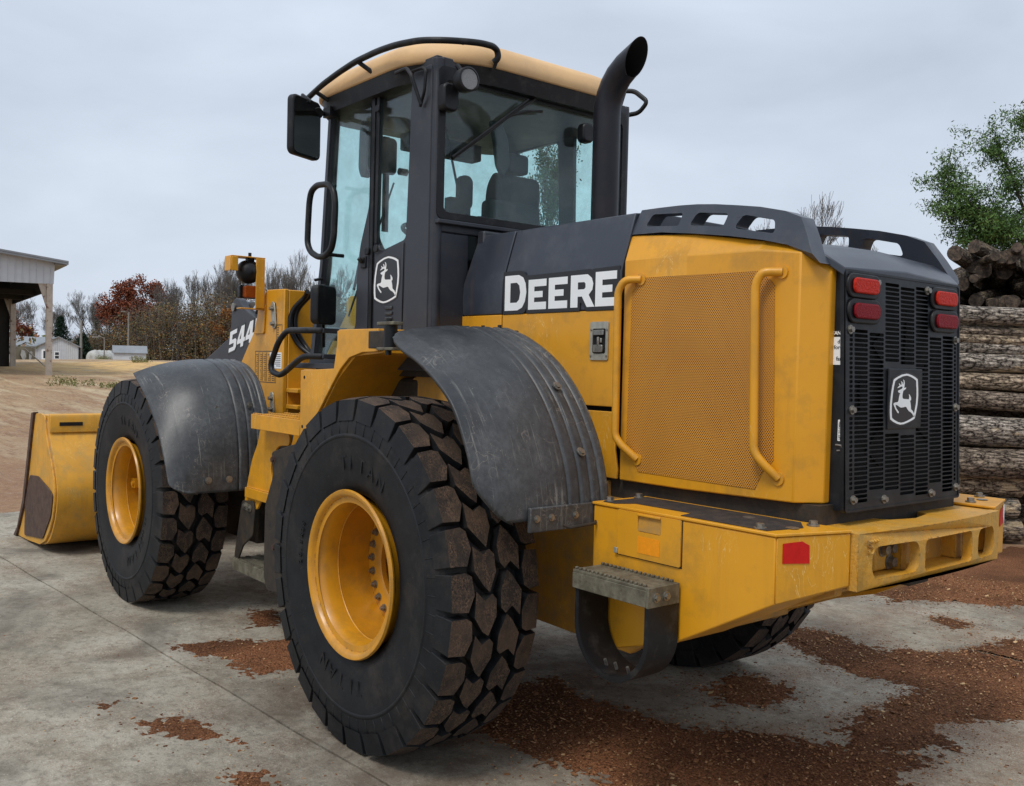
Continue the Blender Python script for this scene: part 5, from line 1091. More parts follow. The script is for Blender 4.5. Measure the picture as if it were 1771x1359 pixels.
# bark mulch: a low relief that rises out of the pad wherever it lies
POLY = dict(
M1=[(0.12, -1.82), (-0.11, -2.04), (-0.58, -1.97), (-0.79, -2.18), (-0.96, -2.95), (-1.46, -2.75), (-2.1, -1.73), (-1.57, -1.51), (-1.41, -1.36), (-1.42, -1.06), (-1.55, -0.89), (-1.43, -0.62), (-1.38, -0.44), (-1.25, -0.37), (-1.11, -0.74), (-1.16, -1.01), (-1.01, -1.44), (-0.72, -1.43), (-0.36, -1.55), (-0.1, -1.58)],
M2=[(0.44, -3.36), (0.62, -4.19), (0.51, -6.24), (-0.28, -6.81), (-1.16, -4.1), (-0.6, -3.82), (-0.22, -3.56), (-0.02, -3.2)],
M3=[(-0.39, -0.55), (-0.32, -0.85), (-0.47, -0.99), (-0.64, -0.91), (-0.79, -0.55), (-0.59, -0.41)],
M4=[(0.27, 0.39), (0.12, 0.02), (-0.57, 0.02), (-0.8, -0.19), (-0.97, -0.31), (-1.22, -0.43), (-1.43, -0.62), (-1.55, -0.68), (-1.56, -0.39), (-1.77, -0.17), (-1.19, 0.63), (-0.73, 0.70), (-0.2, 0.72), (.4, .78), (1.0, .72), (1.3, .2), (.9, -.1)],  # bark patch, stretched under the machine to stand in for dark shade there
M5=[(1.79, 1.34), (1.75, 1.01), (1.54, 0.82), (1.15, 0.92), (1.10, 1.22), (1.61, 1.34)],
M6=[(2.27, 0.75), (2.31, 0.53), (1.84, 0.71), (1.94, 0.86)],
M7=[(0.76, 1.88), (0.74, 1.77), (0.57, 1.71), (0.30, 1.64), (0.45, 1.77), (0.67, 1.89)],
M8=[(1.16, 2.01), (1.11, 1.91), (1.02, 1.94), (1.08, 2.03)],
M9=[(-0.01, 1.82), (-0.06, 1.72), (-0.23, 1.66), (-0.14, 1.82)],
M10=[(-0.35, -3.02), (-0.63, -3.05), (-0.59, -2.81)],
M11=[(6.2, -.5), (7.6, -1.0), (7.6, -5.5), (3, -5.6), (1.2, -5.4), (1.6, -4.0), (3.6, -3.2)])
def inside(P, x, y):
    c = False; j = len(P)-1
    for i in range(len(P)):
        if (P[i][1] > y) != (P[j][1] > y) and x < (P[j][0]-P[i][0])*(y-P[i][1])/(P[j][1]-P[i][1])+P[i][0]: c = not c
        j = i
    return c
def dist(P, x, y):
    m = 9
    for i in range(len(P)):
        ax, ay = P[i-1]; bx_, by = P[i]; dx, dy = bx_-ax, by-ay; t_ = max(0, min(1, ((x-ax)*dx+(y-ay)*dy)/(dx*dx+dy*dy))); m = min(m, math.hypot(x-ax-t_*dx, y-ay-t_*dy))
    return m
BB = {k: (min(p[0] for p in P)-.5, max(p[0] for p in P)+.5, min(p[1] for p in P)-.5, max(p[1] for p in P)+.5) for k, P in POLY.items()}
def mulch_h(x, y):
    s_ = -9
    for k, P in POLY.items():
        a, b, c, d_ = BB[k]
        if a < x < b and c < y < d_:
            q = dist(P, x, y); s_ = max(s_, q if inside(P, x, y) else -q)
    if s_ < -.45: return None
    v = s_+.10*noise.noise((x*3.1, y*3.1, 0))+.06*noise.noise((x*9, y*9, 4))+.085*noise.noise((x*26, y*26, 9))+.06*noise.noise((x*48, y*48, 2))
    return v
def relief(x0, x1, y0, y1, st, seed):
    nx, ny = int((x1-x0)/st)+1, int((y1-y0)/st)+1; idx = {}; vs = []; fs = []; H = {}
    for i in range(nx):
        for j in range(ny):
            x, y = x0+i*st, y0+j*st; v = mulch_h(x, y)
            if v is None or v < -.05: continue
            h = max(-.004, min(.010, v*.12))+.006*noise.noise((x*60, y*60, seed))*(1 if v > 0 else .35)+.005*noise.noise((x*24, y*24, seed))*(1 if v > 0 else .3)
            idx[i, j] = len(vs); vs.append((x, y, h))
    for i in range(nx-1):
        for j in range(ny-1):
            k = [(i, j), (i+1, j), (i+1, j+1), (i, j+1)]
            if all(q in idx for q in k): fs.append(tuple(idx[q] for q in k))
    return vs, fs
mb = MB()
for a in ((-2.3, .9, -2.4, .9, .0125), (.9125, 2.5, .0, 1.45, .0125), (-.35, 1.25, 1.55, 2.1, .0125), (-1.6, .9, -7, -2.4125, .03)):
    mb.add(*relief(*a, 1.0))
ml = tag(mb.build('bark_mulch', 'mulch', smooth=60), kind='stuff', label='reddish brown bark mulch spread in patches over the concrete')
# loose chips, denser on the mulch
mb = MB(); cr_ = random.Random(11); cnt = 0
while cnt < 30000:
    if cr_.random() < .8: x, y = cr_.uniform(-2.2, 1.0), cr_.uniform(-4.5, 1.2)
    else: x, y = cr_.uniform(-.6, 6), cr_.uniform(.2, 3.2)
    v = mulch_h(x, y); on_ = v is not None and v > -.02
    if not on_ and cr_.random() > (math.exp(v*14)*.85+.02 if v is not None else .008): continue
    s_ = cr_.uniform(.0016, .0055)*(1 if cr_.random() < .96 else 2.2); a = cr_.uniform(0, 6.28); el = cr_.uniform(.3, .8); tl_ = cr_.uniform(-.6, .6) if on_ else cr_.uniform(-.15, .15)
    z = (max(0, min(.012, (v or 0)*.16))+cr_.uniform(0, .006) if on_ else .0008)+s_*abs(tl_)*.5
    ux, uy = math.cos(a)*s_, math.sin(a)*s_; wx, wy = -math.sin(a)*s_*el, math.cos(a)*s_*el; t_ = s_*tl_; hh = s_*.35
    b = [(x-ux-wx, y-uy-wy, z-t_), (x+ux-wx, y+uy-wy, z+t_*.4), (x+ux+wx, y+uy+wy, z+t_), (x-ux+wx, y-uy+wy, z-t_*.2)]
    mb.add(b+[(p[0]*1, p[1], p[2]+hh) for p in b], [(3, 2, 1, 0), (4, 5, 6, 7), (0, 1, 5, 4), (1, 2, 6, 5), (2, 3, 7, 6), (3, 0, 4, 7)]); cnt += 1
tag(mb.build('wood_chips', 'chips', smooth=None), kind='stuff', label='loose wood chips and bark crumbs scattered on the ground')

# ---- vegetation
def branch_tree(seed, H, spread=.5, depth=6, thick=.02, up=.35, lean=(0, 0), first=.25, nb=3, minr=.0035, seg0=5):
    rr = random.Random(seed); mb = MB(); tips = []
    def grow(p, d, ln, r, lv):
        n_ = 3; pts = [p]; q = p; dd = d
        for i in range(n_):
            dd = (dd+Vector((rr.uniform(-1, 1), rr.uniform(-1, 1), rr.uniform(-.4, .9)*up))*.16).normalized(); q = q+dd*ln/n_; pts.append(q)
        r1 = max(minr, r*.66); mb.tube(pts, [r, r+(r1-r)*.33, r+(r1-r)*.66, r1], seg0 if lv < 2 else (4 if lv < 3 else 3), cap=False)
        if lv >= depth: tips.append((q, dd)); return
        k = nb+(1 if rr.random() < .4 else 0)
        for i in range(k):
            t_ = rr.uniform(.35, 1) if i else 1.0; o = pts[0]+(pts[-1]-pts[0])*t_ if t_ < 1 else pts[-1]
            a = rr.uniform(0, 6.28); s_ = spread*rr.uniform(.6, 1.3); w_ = Vector((math.cos(a), math.sin(a), 0)); nd = (dd+w_*s_+Vector((0, 0, up*.4))).normalized()
            grow(o, nd, ln*rr.uniform(.60, .80), r1*rr.uniform(.6, .85), lv+1)
            if lv >= depth-2: tips.append((o, nd))
    grow(Vector((0, 0, 0)), Vector((lean[0], lean[1], 1)).normalized(), H*first, thick*H, 0)
    return mb, tips
def leaves(mb, pts, rr, n, size, rad, el=.55, droop=0):
    for p, d in pts:
        for _ in range(n):
            c = Vector(p)+Vector((rr.gauss(0, rad), rr.gauss(0, rad), rr.gauss(0, rad*.8)-droop*rad)); a = Vector((rr.uniform(-1, 1), rr.uniform(-1, 1), rr.uniform(-1, 1)-droop)).normalized(); b = a.cross(Vector((rr.uniform(-1, 1), rr.uniform(-1, 1), rr.uniform(-1, 1)))).normalized()
            s_ = size*rr.uniform(.6, 1.4); mb.add([c-a*s_, c+b*s_*el, c+a*s_, c-b*s_*el], [(0, 1, 2, 3)])
def place(proto, loc, rz, sc, lab, cat, group=None):
    r = proto.copy(); col.objects.link(r); r.location = loc; r.rotation_euler.z = rz; r.scale = (sc[0], sc[0], sc[1]); tag(r, lab, cat, group)
    for ch in proto.children:
        k = ch.copy(); col.objects.link(k); k.parent = r
    return r
bare = []
for sd_ in (1, 2, 3, 4):
    t0 = empty('bare_tree'); mb, tips = branch_tree(sd_*13+1, 14, .50, 6, .013, .75, nb=3, first=.23, minr=.010)
    mb.build('trunk', 'twig', t0, smooth=None); bare.append(t0)
spots = [((182, -37, .9), 0, 1.0, .92), ((186, -33, .8), 1, 1.0, .85), ((176, -41, .9), 2, .95, .85), ((173, -45.5, .9), 3, 1.0, .95), ((170, -44, .9), 1, .7, .75), ((154, -56.5, 1.2), 0, 1.1, 1.1), ((150, -59.5, 1.3), 2, 1.0, 1.0), ((143, -60.5, 1.4), 1, 1.05, 1.16), ((138, -63, 1.5), 3, 1.1, 1.22), ((133, -64.5, 1.5), 0, 1.0, 1.12), ((128, -66, 1.5), 2, 1.0, .95), ((160, -53, 1.2), 3, .9, .85), ((188, -29, .8), 3, .9, .8), ((166, -48.5, 1), 0, .8, .85), ((147, -60.5, 1.3), 3, .9, 1.1), ((135, -62, 1.5), 2, .9, 1.05), ((157, -54.5, 1.2), 1, .9, 1.0), ((124, -66, 1.5), 1, .9, .9), ((152, -57.5, 1.3), 3, 1.0, 1.15), ((145, -59.0, 1.3), 0, 1.0, 1.05), ((140, -61.5, 1.5), 2, 1.1, 1.15), ((131, -63.0, 1.5), 1, 1.0, 1.05), ((127, -64.5, 1.5), 3, 1.0, 1.0), ((178, -39.5, .9), 2, .9, .8), ((168, -46.5, 1.0), 3, .9, .9)]
labs = ['bare grey tree seen between the two shed posts, left', 'bare grey tree beyond the far shed post, farthest left', 'bare grey tree just right of the near shed post', 'tall bare tree rising behind the left utility pole', 'small bare tree between the dark conifer and the red oak', 'bare tree just right of the red oak', 'bare tree behind the brown thicket, between red oak and orange tree', 'tall bare tree behind the loader arm and head lamp', 'tallest bare tree, between the head lamp and the cab', 'bare tree touching the cab front edge', 'low bare tree behind the hoses of the loader', 'slim bare tree right behind the red oak', 'bare tree hidden behind the dark shed wall', 'bare tree at the left edge of the red oak', 'second bare tree behind the thicket, left of the orange tree', 'bare tree behind the amber turn signal', 'bare tree at the right edge of the red oak', 'low bare tree showing just left of the cab front', 'bare tree a little right of the red oak, behind its neighbour', 'bare tree in the middle of the thicket, behind the orange tree', 'bare tree above the pin of the loader arm', 'bare tree right of the head lamp bracket', 'bare tree rising over the yellow front tower', 'short bare tree behind the dark conifer', 'slim bare tree between the left pole and the red oak']
for i, (p, k, s_, sz) in enumerate(spots):
    z = hgt(p[0], p[1])-.1
    if i < 4 and bare[k].get('label') is None and [s[1] for s in spots[:i]].count(k) == 0:
        o = bare[k]; o.location = (p[0], p[1], z); o.scale = (s_*1.2, s_*1.2, sz*1.36); tag(o, labs[i], 'tree', 'bare trees along the tree line')
    else: place(bare[k], (p[0], p[1], z), i*1.3, (s_*1.2, sz*(1.36 if p[0] > 160 else 1.62)), labs[i], 'tree', 'bare trees along the tree line')
place(bare[1], (33.1, -46.8, .6), .5, (1.0, 1.2), 'bare tree whose tips show above the openings of the hood guard', 'tree')
place(bare[2], (38.0, -42.0, .6), 2.5, (.8, 1.02), 'bare tree whose tips show just right of the exhaust', 'tree')
place(bare[0], (29.0, -50.5, .6), 1.5, (.9, 1.08), 'bare tree whose tips show right of the hood guard top', 'tree')
place(bare[3], (21.0, -30.5, .5), 3.5, (.75, .92), 'bare tree whose twigs show through the far hood guard', 'tree')
# red oak
t0 = tag(empty('red_oak', (165.5, -50.0, .8)), 'large oak with dark red autumn leaves beyond the sheds', 'tree')
mb, tips = branch_tree(77, 15.5, .62, 5, .018, .35, first=.26, nb=4, minr=.03); mb.build('trunk', 'bark_dark', t0, smooth=None)
rr = random.Random(8); mb = MB(); leaves(mb, [t for t in tips if t[0].z > 4.5], rr, 6, .22, .55); 
# side lobes that shape the crown
for cx, cy, cz, rx, rz_ in ((0, 0, 12.6, 2.6, 2.4), (1.2, 4.4, 9.6, 2.4, 2.0), (-1.6, -4.6, 10.4, 2.3, 2.3), (0, 1.5, 8.8, 4.0, 2.2), (0, -2, 7.2, 4.5, 2.0), (.5, 2.5, 12.0, 2.0, 1.6), (0, -3.3, 12.6, 1.4, 1.4), (0, 3.5, 6.6, 2.6, 1.8), (0, -4.5, 6.4, 2.8, 2.0), (0, 0, 5.6, 3.6, 2.0), (.5, 5.2, 8.0, 1.6, 1.6)):
    cl = []
    for _ in range(85):
        v = Vector((rr.gauss(0, 1), rr.gauss(0, 1), rr.gauss(0, 1))).normalized()*rr.uniform(.55, 1.05); cl.append((Vector((cx+v.x*rx, cy+v.y*rx, cz+v.z*rz_)), v))
    leaves(mb, cl, rr, 18, .20, .40)
mb.build('crown', 'leaf_red', t0, smooth=None); t0.scale = (.9, .88, 1)
# orange tree
t0 = tag(empty('orange_tree', (141.5, -56.7, 1.2)), 'tree with orange autumn leaves left of the loader arm', 'tree')
mb, tips = branch_tree(31, 12, .55, 5, .016, .4, first=.26, minr=.03); mb.build('trunk', 'bark_dark', t0, smooth=None)
mb = MB(); leaves(mb, [t for t in tips if t[0].z > 2], rr, 6, .16, .45); mb.build('crown', 'leaf_orange', t0, smooth=None)
t0 = tag(empty('russet_tree', (176, -33.6, .8)), 'thin russet tree behind the house, between the two shed posts', 'tree')
mb, tips = branch_tree(35, 10, .55, 5, .016, .4, first=.28, minr=.03); mb.build('trunk', 'bark_dark', t0, smooth=None)
mb = MB(); leaves(mb, [t for t in tips if t[0].z > 4 and rr.random() < .5], rr, 5, .15, .35); mb.build('crown', 'leaf_red', t0, smooth=None)
# conifers
def conifer(loc, H, W, seed, lab):
    t0 = tag(empty('conifer', loc), lab, 'tree', 'dark conifers behind the house'); rr = random.Random(seed)
    mb = MB(); mb.tube([(0, 0, 0), (0, 0, H)], [.016*H, .01], 6); mb.build('trunk', 'bark_dark', t0, smooth=None)
    mb = MB(); lv = 20
    for i in range(lv):
        z = H*(.08+.9*i/lv); R_ = W*(1-i/lv)**.85*rr.uniform(.8, 1.15)+.1
        for k in range(11):
            a = rr.uniform(0, 6.28); r1 = R_*rr.uniform(.7, 1.1)
            for j in range(7):
                q = (j+1)/7*r1; c = Vector((math.cos(a)*q, math.sin(a)*q, z-q*.18+rr.uniform(-.08, .08))); leaves(mb, [(c, c)], rr, 4, .17, .16, .35, .3)
    mb.build('crown', 'needles', t0, smooth=None)
conifer((157.9, -36.0, .7), 7.4, 2.6, 1, 'dark conifer whose tip rises right of the near shed post')
conifer((155.5, -38.6, .7), 4.6, 2.3, 2, 'low dark conifer to the right behind the house gable')
conifer((163.5, -33.2, .7), 4.3, 2.3, 3, 'low dark conifer behind the house roof')
# brush along the tree line reads as one mass
mb = MB(); tw = MB(); rr = random.Random(21)
for i in range(230):
    u_3 = i/229; cx = 171-u_3*50+rr.uniform(-4, 4); cy = -40.5-u_3*28+rr.uniform(-3, 3); z0 = hgt(cx, cy)
    Hh = (3.2 if u_3 < .10 else 3.2+(u_3-.10)/.22*3.6 if u_3 < .32 else 6.8+(u_3-.32)/.2*2.2 if u_3 < .52 else 9.0)*rr.uniform(.6, 1.30)
    for _ in range(int(10+Hh*2.8)):
        q = rr.random()**.85; c_ = Vector((cx+rr.gauss(0, 1.2), cy+rr.gauss(0, 1.2), z0+.2+q*Hh)); leaves(mb, [(c_, None)], rr, int(22-9*q), .13, .50)
    for _ in range(6):
        b0 = Vector((cx+rr.gauss(0, 1), cy+rr.gauss(0, 1), z0)); b1 = b0+Vector((rr.gauss(0, .8), rr.gauss(0, .8), Hh*rr.uniform(.7, 1.28))); m1 = (b0+b1)/2+Vector((rr.gauss(0, .4), rr.gauss(0, .4), 0)); tw.tube([b0, m1, b1], [.05, .03, .014], 3, cap=False)
        for _ in range(7):
            s0 = b0+(b1-b0)*rr.uniform(.3, 1); tw.tube([s0, s0+Vector((rr.gauss(0, 1.1), rr.gauss(0, 1.1), rr.uniform(.2, 1.3)))], [.022, .010], 3, cap=False)
th_ = mb.build('thicket', 'leaf_mix', smooth=None); tag(th_, kind='stuff', label='tangled autumn thicket along the tree line'); tw.build('thicket_stems', 'twig', th_, smooth=None)
# a low far tree belt on the horizon, around the rest of the yard
mb = MB()
for i in range(240):
    a = R(-62+rr.random()*34) if i < 60 else R(-12+rr.random()*5) if i < 80 else R(-60-rr.random()*25)
    D_ = rr.uniform(150, 175); cx, cy = -3.5+math.cos(a)*D_, 3.3+math.sin(a)*D_; Hh = rr.uniform(2, 5); z0 = hgt(cx, cy)
    leaves(mb, [(Vector((cx+rr.gauss(0, 2), cy+rr.gauss(0, 2), z0+rr.random()*Hh)), None) for _ in range(8)], rr, 8, .35, .7)
tag(mb.build('far_tree_belt', 'leaf_mix', smooth=None), kind='stuff', label='distant belt of brush along the horizon')
# willow leaning over the log heap (right) : limbs built by hand, drooping narrow leaves
t0 = tag(empty('willow_tree', (4.45, -21.8, .1)), 'green narrow-leaved tree leaning to the left over the log heap', 'tree')
O_t = Vector((4.6, -21.6, .1)); mb = MB(); rr = random.Random(4)
def P3(px, rw, D_):   # authored crown outline in metres: across, up
    return Vector((-.63, -.776, 0))*px+Vector((0, 0, rw))
limbs = [[(0, 0), (-.7, 1.8), (-1.5, 3.4), (-2.6, 4.75), (-3.7, 5.35), (-4.6, 6.1), (-4.95, 6.6)], [(-2.4, 4.6), (-2.9, 5.6), (-3.3, 6.6), (-3.7, 7.5)], [(-2.0, 4.1), (-2.2, 5.4), (-2.5, 6.8), (-3.1, 8.1)], [(-1.5, 3.4), (-1.3, 5.0), (-1.5, 6.6), (-1.9, 7.8)], [(-1.2, 2.9), (-.4, 4.6), (0, 6.2), (0, 7.2)], [(-3.3, 5.1), (-3.9, 4.9), (-4.4, 4.95)], [(-2.8, 4.85), (-3.2, 4.5), (-3.4, 4.2)], [(-3.7, 5.35), (-4.3, 5.5), (-4.9, 5.6)], [(-.7, 1.8), (.3, 3.6), (1.2, 5.2), (1.4, 6.2)]]
tp_ = []
for li, L_ in enumerate(limbs):
    pts = [P3(a, b, 0)+Vector((.39, -.92, 0))*(rr.uniform(-.5, .5)*(i > 1)) for i, (a, b) in enumerate(L_)]
    mb.tube(pts, [.14 if li == 0 else .05]+[0]*0+[.02] if False else ([.13, .11, .09, .07, .045, .03, .02][:len(pts)] if li == 0 else [.055, .04, .028, .015][:len(pts)]), 7, cap=False)
    for i in range(len(pts)-1):
        if li == 0 and i < 3: continue
        for k in range(19):
            o = pts[i]+(pts[i+1]-pts[i])*rr.random(); d_ = Vector((rr.gauss(0, .55), rr.gauss(0, .55), rr.uniform(-.25, .75))); e_ = o+d_*rr.uniform(.35, .95)
            mb.tube([o, (o+e_)/2+Vector((0, 0, .06)), e_], [.010, .007, .004], 3, cap=False)
            for q in (.4, .6, .8, 1.0): tp_.append((o+(e_-o)*q, d_))
mb.build('trunk', 'bark_dark', t0, smooth=None)
mb = MB(); leaves(mb, tp_, rr, 30, .047, .12, .30, .5); mb.build('crown', 'leaf_green', t0, smooth=None); t0.scale = (.95, .95, .95)
# narrow leafy tree seen through the cab glass
t0 = tag(empty('leafy_tree', (15.2, -13.3, .2)), 'green leafy tree seen through the cab rear window', 'tree'); rr = random.Random(14)
mb, tips = branch_tree(5, 6.6, .32, 5, .012, .9, first=.30, minr=.006); mb.build('trunk', 'bark_dark', t0, smooth=None)
mb = MB(); leaves(mb, [t for t in tips if t[0].z > 1.5], rr, 7, .038, .10, .5); mb.build('crown', 'leaf_dark', t0, smooth=None); t0.scale = (.85, .85, 1.38)
# weeds
def weeds(loc, lab, n_, rad, h_, seed):
    rr = random.Random(seed); mb = MB()
    for _ in range(n_):
        a = rr.uniform(0, 6.28); r_w = rad*rr.random()**.6; b = Vector((math.cos(a)*r_w, math.sin(a)*r_w*.6, -.05)); t_ = b+Vector((rr.gauss(0, .12), rr.gauss(0, .12), h_*rr.uniform(.4, 1.1)))
        mb.tube([b, (b+t_)/2, t_], [.012, .008, .004], 3, cap=False); leaves(mb, [(b+(t_-b)*q, None) for q in (.3, .5, .7, .9, 1)], rr, 2, .045, .06, .4)
    o = mb.build('weed_clump', 'weed', smooth=None); o.location = loc; tag(o, lab, 'weeds', 'weed clumps at the yard edge')
weeds((37.2, -6.95, hgt(37.2, -6.95)), 'weed clump right of the near shed post', 40, 1.5, .34, 1)
weeds((35.0, -8.3, hgt(35, -8.3)), 'weed clump between the shed post and the front fender', 50, 1.3, .22, 2)
weeds((57.5, -16.2, hgt(57.5, -16.2)), 'weed clump on the pale mound left of the front fender', 45, .9, .45, 3)
weeds((101, -26.3, hgt(101, -26.3)), 'weed clump in front of the white tank', 60, 1.3, .6, 4)

# ---- open shed on the left
sh = tag(empty('open_shed', (45.2, -8.0, .4)), 'open-sided shed with white metal gable, peeling posts and a dark boarded side', 'shed'); so_ = Vector(sh.location)
def part(mb, nm, mt, par, org, **k):
    org = Vector(org)
    if par is sh: mb.v = [(x, y-max(0, x-45.3)*.098, z) for x, y, z in mb.v]
    mb.v = [tuple(Vector(v)-org) for v in mb.v]; return mb.build(nm, mt, par, **k)
gz = hgt(45.3, -8.05)
mb = MB()
fpts = [(-8.22, 5.0), (-8.27, 6.13), (-5.94, 6.37), (-2.5, 6.72), (4, 7.35), (10, 7.35), (10, 4.85), (-2.5, 4.90)]
mb.prism(fpts, 'x', 45.2, 45.26)
for i in range(60):
    y = -8.1+i*.30; zt = 6.13+(y+8.27)*.100
    if y < 4: mb.box(45.165, 45.199, y, y+.035, 4.99, zt)
part(mb, 'gable_siding', 'siding', sh, so_)
mb = MB(); mb.prism([(-8.75, 6.02), (-8.75, 6.10), (4, 7.44), (10, 7.44), (10, 7.36), (4, 7.36)], 'x', 44.7, 75); part(mb, 'roof', 'grey_roof', sh, so_)
mb = MB(); mb.prism([(-8.75, 5.92), (-8.75, 6.012), (4, 7.352), (4, 7.26)], 'x', 44.72, 44.80); mb.prism([(-8.74, 5.9), (-8.2, 5.9), (-8.2, 6.05), (-8.74, 6.0)], 'x', 44.9, 75); part(mb, 'fascia', 'grey_roof', sh, so_)
mb = MB(); mb.box(45.3, 75, -8.2, -8.12, 4.75, 6.0); mb.box(45.3, 60.9, -8.15, -8.05, 4.7, 5.0); part(mb, 'eave_beam', 'barn', sh, so_)
for x, y, nm in ((45.3, -8.05, 0), (60.8, -8.12, 1), (74, -8.12, 1)):
    g_ = hgt(x, y); mb = MB(); w_ = .13 if nm == 0 else .15; mb.box(x-w_, x+w_, y-w_, y+w_, g_-.1, 5.02)
    mb.prism([(y+w_, 5.0), (y+w_+.35, 5.0), (y+w_, 3.9)], 'x', x-.05, x+.05); part(mb, 'shed_post', 'post', sh, so_, label='peeling white and rust shed post nearest the loader' if nm == 0 else None)
mb = MB(); mb.box(61.0, 61.2, -7.95, 10, .3, 6.9); part(mb, 'board_wall', 'barn', sh, so_); mb = MB(); mb.box(74, 74.2, -8.2, 10, .3, 6.9); part(mb, 'board_wall', 'barn', sh, so_)
mb = MB(); mb.box(45.4, 45.6, -5.0, 10, 4.7, 4.95); mb.box(50, 50.2, -8.0, 10, 4.7, 4.95); mb.box(55, 55.2, -8.0, 10, 4.7, 4.95); part(mb, 'truss', 'barn', sh, so_)
mb = MB(); mb.tube([(60.5, -8.75, 2.0), (58.5, -9.9, .75)], .04, 6); part(mb, 'brace', 'post', sh, so_)
# weathered painted board behind
mb = MB(); mb.prism([(-16.7, .35), (-18.65, .40), (-18.65, 2.25), (-17.6, 2.45), (-16.7, 2.35)], 'x', 95.4, 95.6); mb.v = [(x-.5*(y+17.5), y, z) for x, y, z in mb.v]
o = mb.build('painted_board', 'mural', smooth=None); tag(o, 'weathered board with pale faded shapes beside the far shed post', 'board')
mb = MB(); mb.prism([(-17.5, .9), (-17.75, 1.5), (-17.6, 2.0), (-17.3, 2.1), (-17.2, 1.6)], 'x', 95.2, 95.3); mb.prism([(-18.0, 1.2), (-18.2, 1.2), (-18.35, 1.9), (-18.2, 2.0), (-18.0, 1.7)], 'x', 95.2, 95.3); mb.v = [(x-.5*(y+17.5), y, z) for x, y, z in mb.v]; mb.build('faded_shape', 'tarp', o, smooth=None)
# ---- white house
def obox(mb, O, ux, L_, uy, W_, z0, z1, a0=0, b0=0):
    O = Vector((O[0], O[1], 0)); ux = Vector(ux).normalized(); uy = Vector(uy).normalized(); P = [O+ux*a+uy*b for a, b in ((a0, b0), (a0+L_, b0), (a0+L_, b0+W_), (a0, b0+W_))]
    mb.add([(p.x, p.y, z) for z in (z0, z1) for p in P], [(3, 2, 1, 0), (4, 5, 6, 7), (0, 1, 5, 4), (1, 2, 6, 5), (2, 3, 7, 6), (3, 0, 4, 7)]); return mb
hs_ = tag(empty('house', (143.7, -29.6, .5)), 'low white metal-sided house with a grey roof', 'house'); ho = Vector(hs_.location)
A = Vector((143.7, -29.6)); U = Vector((-.62, -.776, 0)).normalized(); V = Vector((.93, -.24, 0)).normalized(); Lh = 5.65
def hp(a, b, z): q = Vector((A.x, A.y, 0))+U*a+V*b; return (q.x, q.y, z)
mb = MB(); mb.add([hp(0, 0, .2), hp(Lh, 0, .2), hp(Lh, 0, 3.05), hp(Lh/2, 0, 4.25), hp(0, 0, 3.05), hp(0, 9, .2), hp(Lh, 9, .2), hp(Lh, 9, 3.05), hp(Lh/2, 9, 4.25), hp(0, 9, 3.05)], [(0, 1, 2, 3, 4), (9, 8, 7, 6, 5), (0, 4, 9, 5), (1, 6, 7, 2)])
mb.add([hp(0, -.02, .2)], []); part(mb, 'wall', 'siding', hs_, ho, smooth=None)
mb = MB()
for k in range(18): a = .15+k*.31; zt = 3.05+min(a, Lh-a)*.425; mb.add([hp(a, -.03, .9), hp(a+.06, -.03, .9), hp(a+.06, -.03, zt), hp(a, -.03, zt), hp(a, 0, .9), hp(a+.06, 0, .9), hp(a+.06, 0, zt), hp(a, 0, zt)], [(0, 1, 2, 3), (0, 3, 7, 4), (1, 5, 6, 2)])
part(mb, 'siding_rib', 'tarp', hs_, ho, smooth=None)
mb = MB(); mb.add([hp(-.35, -.4, 2.93), hp(Lh/2, -.4, 4.36), hp(Lh+.35, -.4, 2.93), hp(-.35, 9.2, 2.93), hp(Lh/2, 9.2, 4.36), hp(Lh+.35, 9.2, 2.93), hp(-.35, -.4, 2.80), hp(Lh/2, -.4, 4.24), hp(Lh+.35, -.4, 2.80), hp(-.35, 9.2, 2.80), hp(Lh/2, 9.2, 4.24), hp(Lh+.35, 9.2, 2.80)], [(0, 1, 4, 3), (1, 2, 5, 4), (6, 9, 10, 7), (7, 10, 11, 8), (0, 6, 7, 1), (1, 7, 8, 2), (0, 3, 9, 6), (2, 8, 11, 5), (3, 4, 10, 9), (4, 5, 11, 10)])
part(mb, 'roof', 'grey_roof', hs_, ho, smooth=None)
# long wing to the left
mb = MB(); mb.add([hp(-6.5, 1.5, .2), hp(-.01, 1.5, .2), hp(-.01, 1.5, 3.0), hp(-6.5, 1.5, 3.0), hp(-6.5, 6, .2), hp(-.01, 6, .2), hp(-.01, 6, 3.0), hp(-6.5, 6, 3.0)], [(0, 1, 2, 3), (7, 6, 5, 4), (0, 3, 7, 4)]); part(mb, 'wing_wall', 'siding', hs_, ho, smooth=None)
mb = MB(); mb.add([hp(-7, 1.0, 2.95), hp(2.6, 1.0, 2.95), hp(2.6, 5, 4.3), hp(-7, 5, 4.3), hp(-7, 9, 2.9), hp(2.6, 9, 2.9), hp(-7, 1.0, 2.8), hp(-.3, 1.0, 2.8)], [(0, 1, 2, 3), (3, 2, 5, 4), (0, 6, 7, 1)]); part(mb, 'wing_roof', 'grey_roof', hs_, ho, smooth=None)
mb = MB(); mb.add([hp(a, b, z) for z in (.3, .95) for a, b in ((2.3, -.06), (Lh+.02, -.06), (Lh+.02, 0), (2.3, 0))]+[hp(a, b, z) for z in (.2, .95) for a, b in ((-.02, -.06), (.25, -.06), (.25, 0), (-.02, 0))], [(0, 1, 5, 4), (1, 2, 6, 5), (4, 5, 6, 7), (8, 9, 13, 12), (12, 13, 14, 15)]); part(mb, 'skirting', 'housebase', hs_, ho, smooth=None)
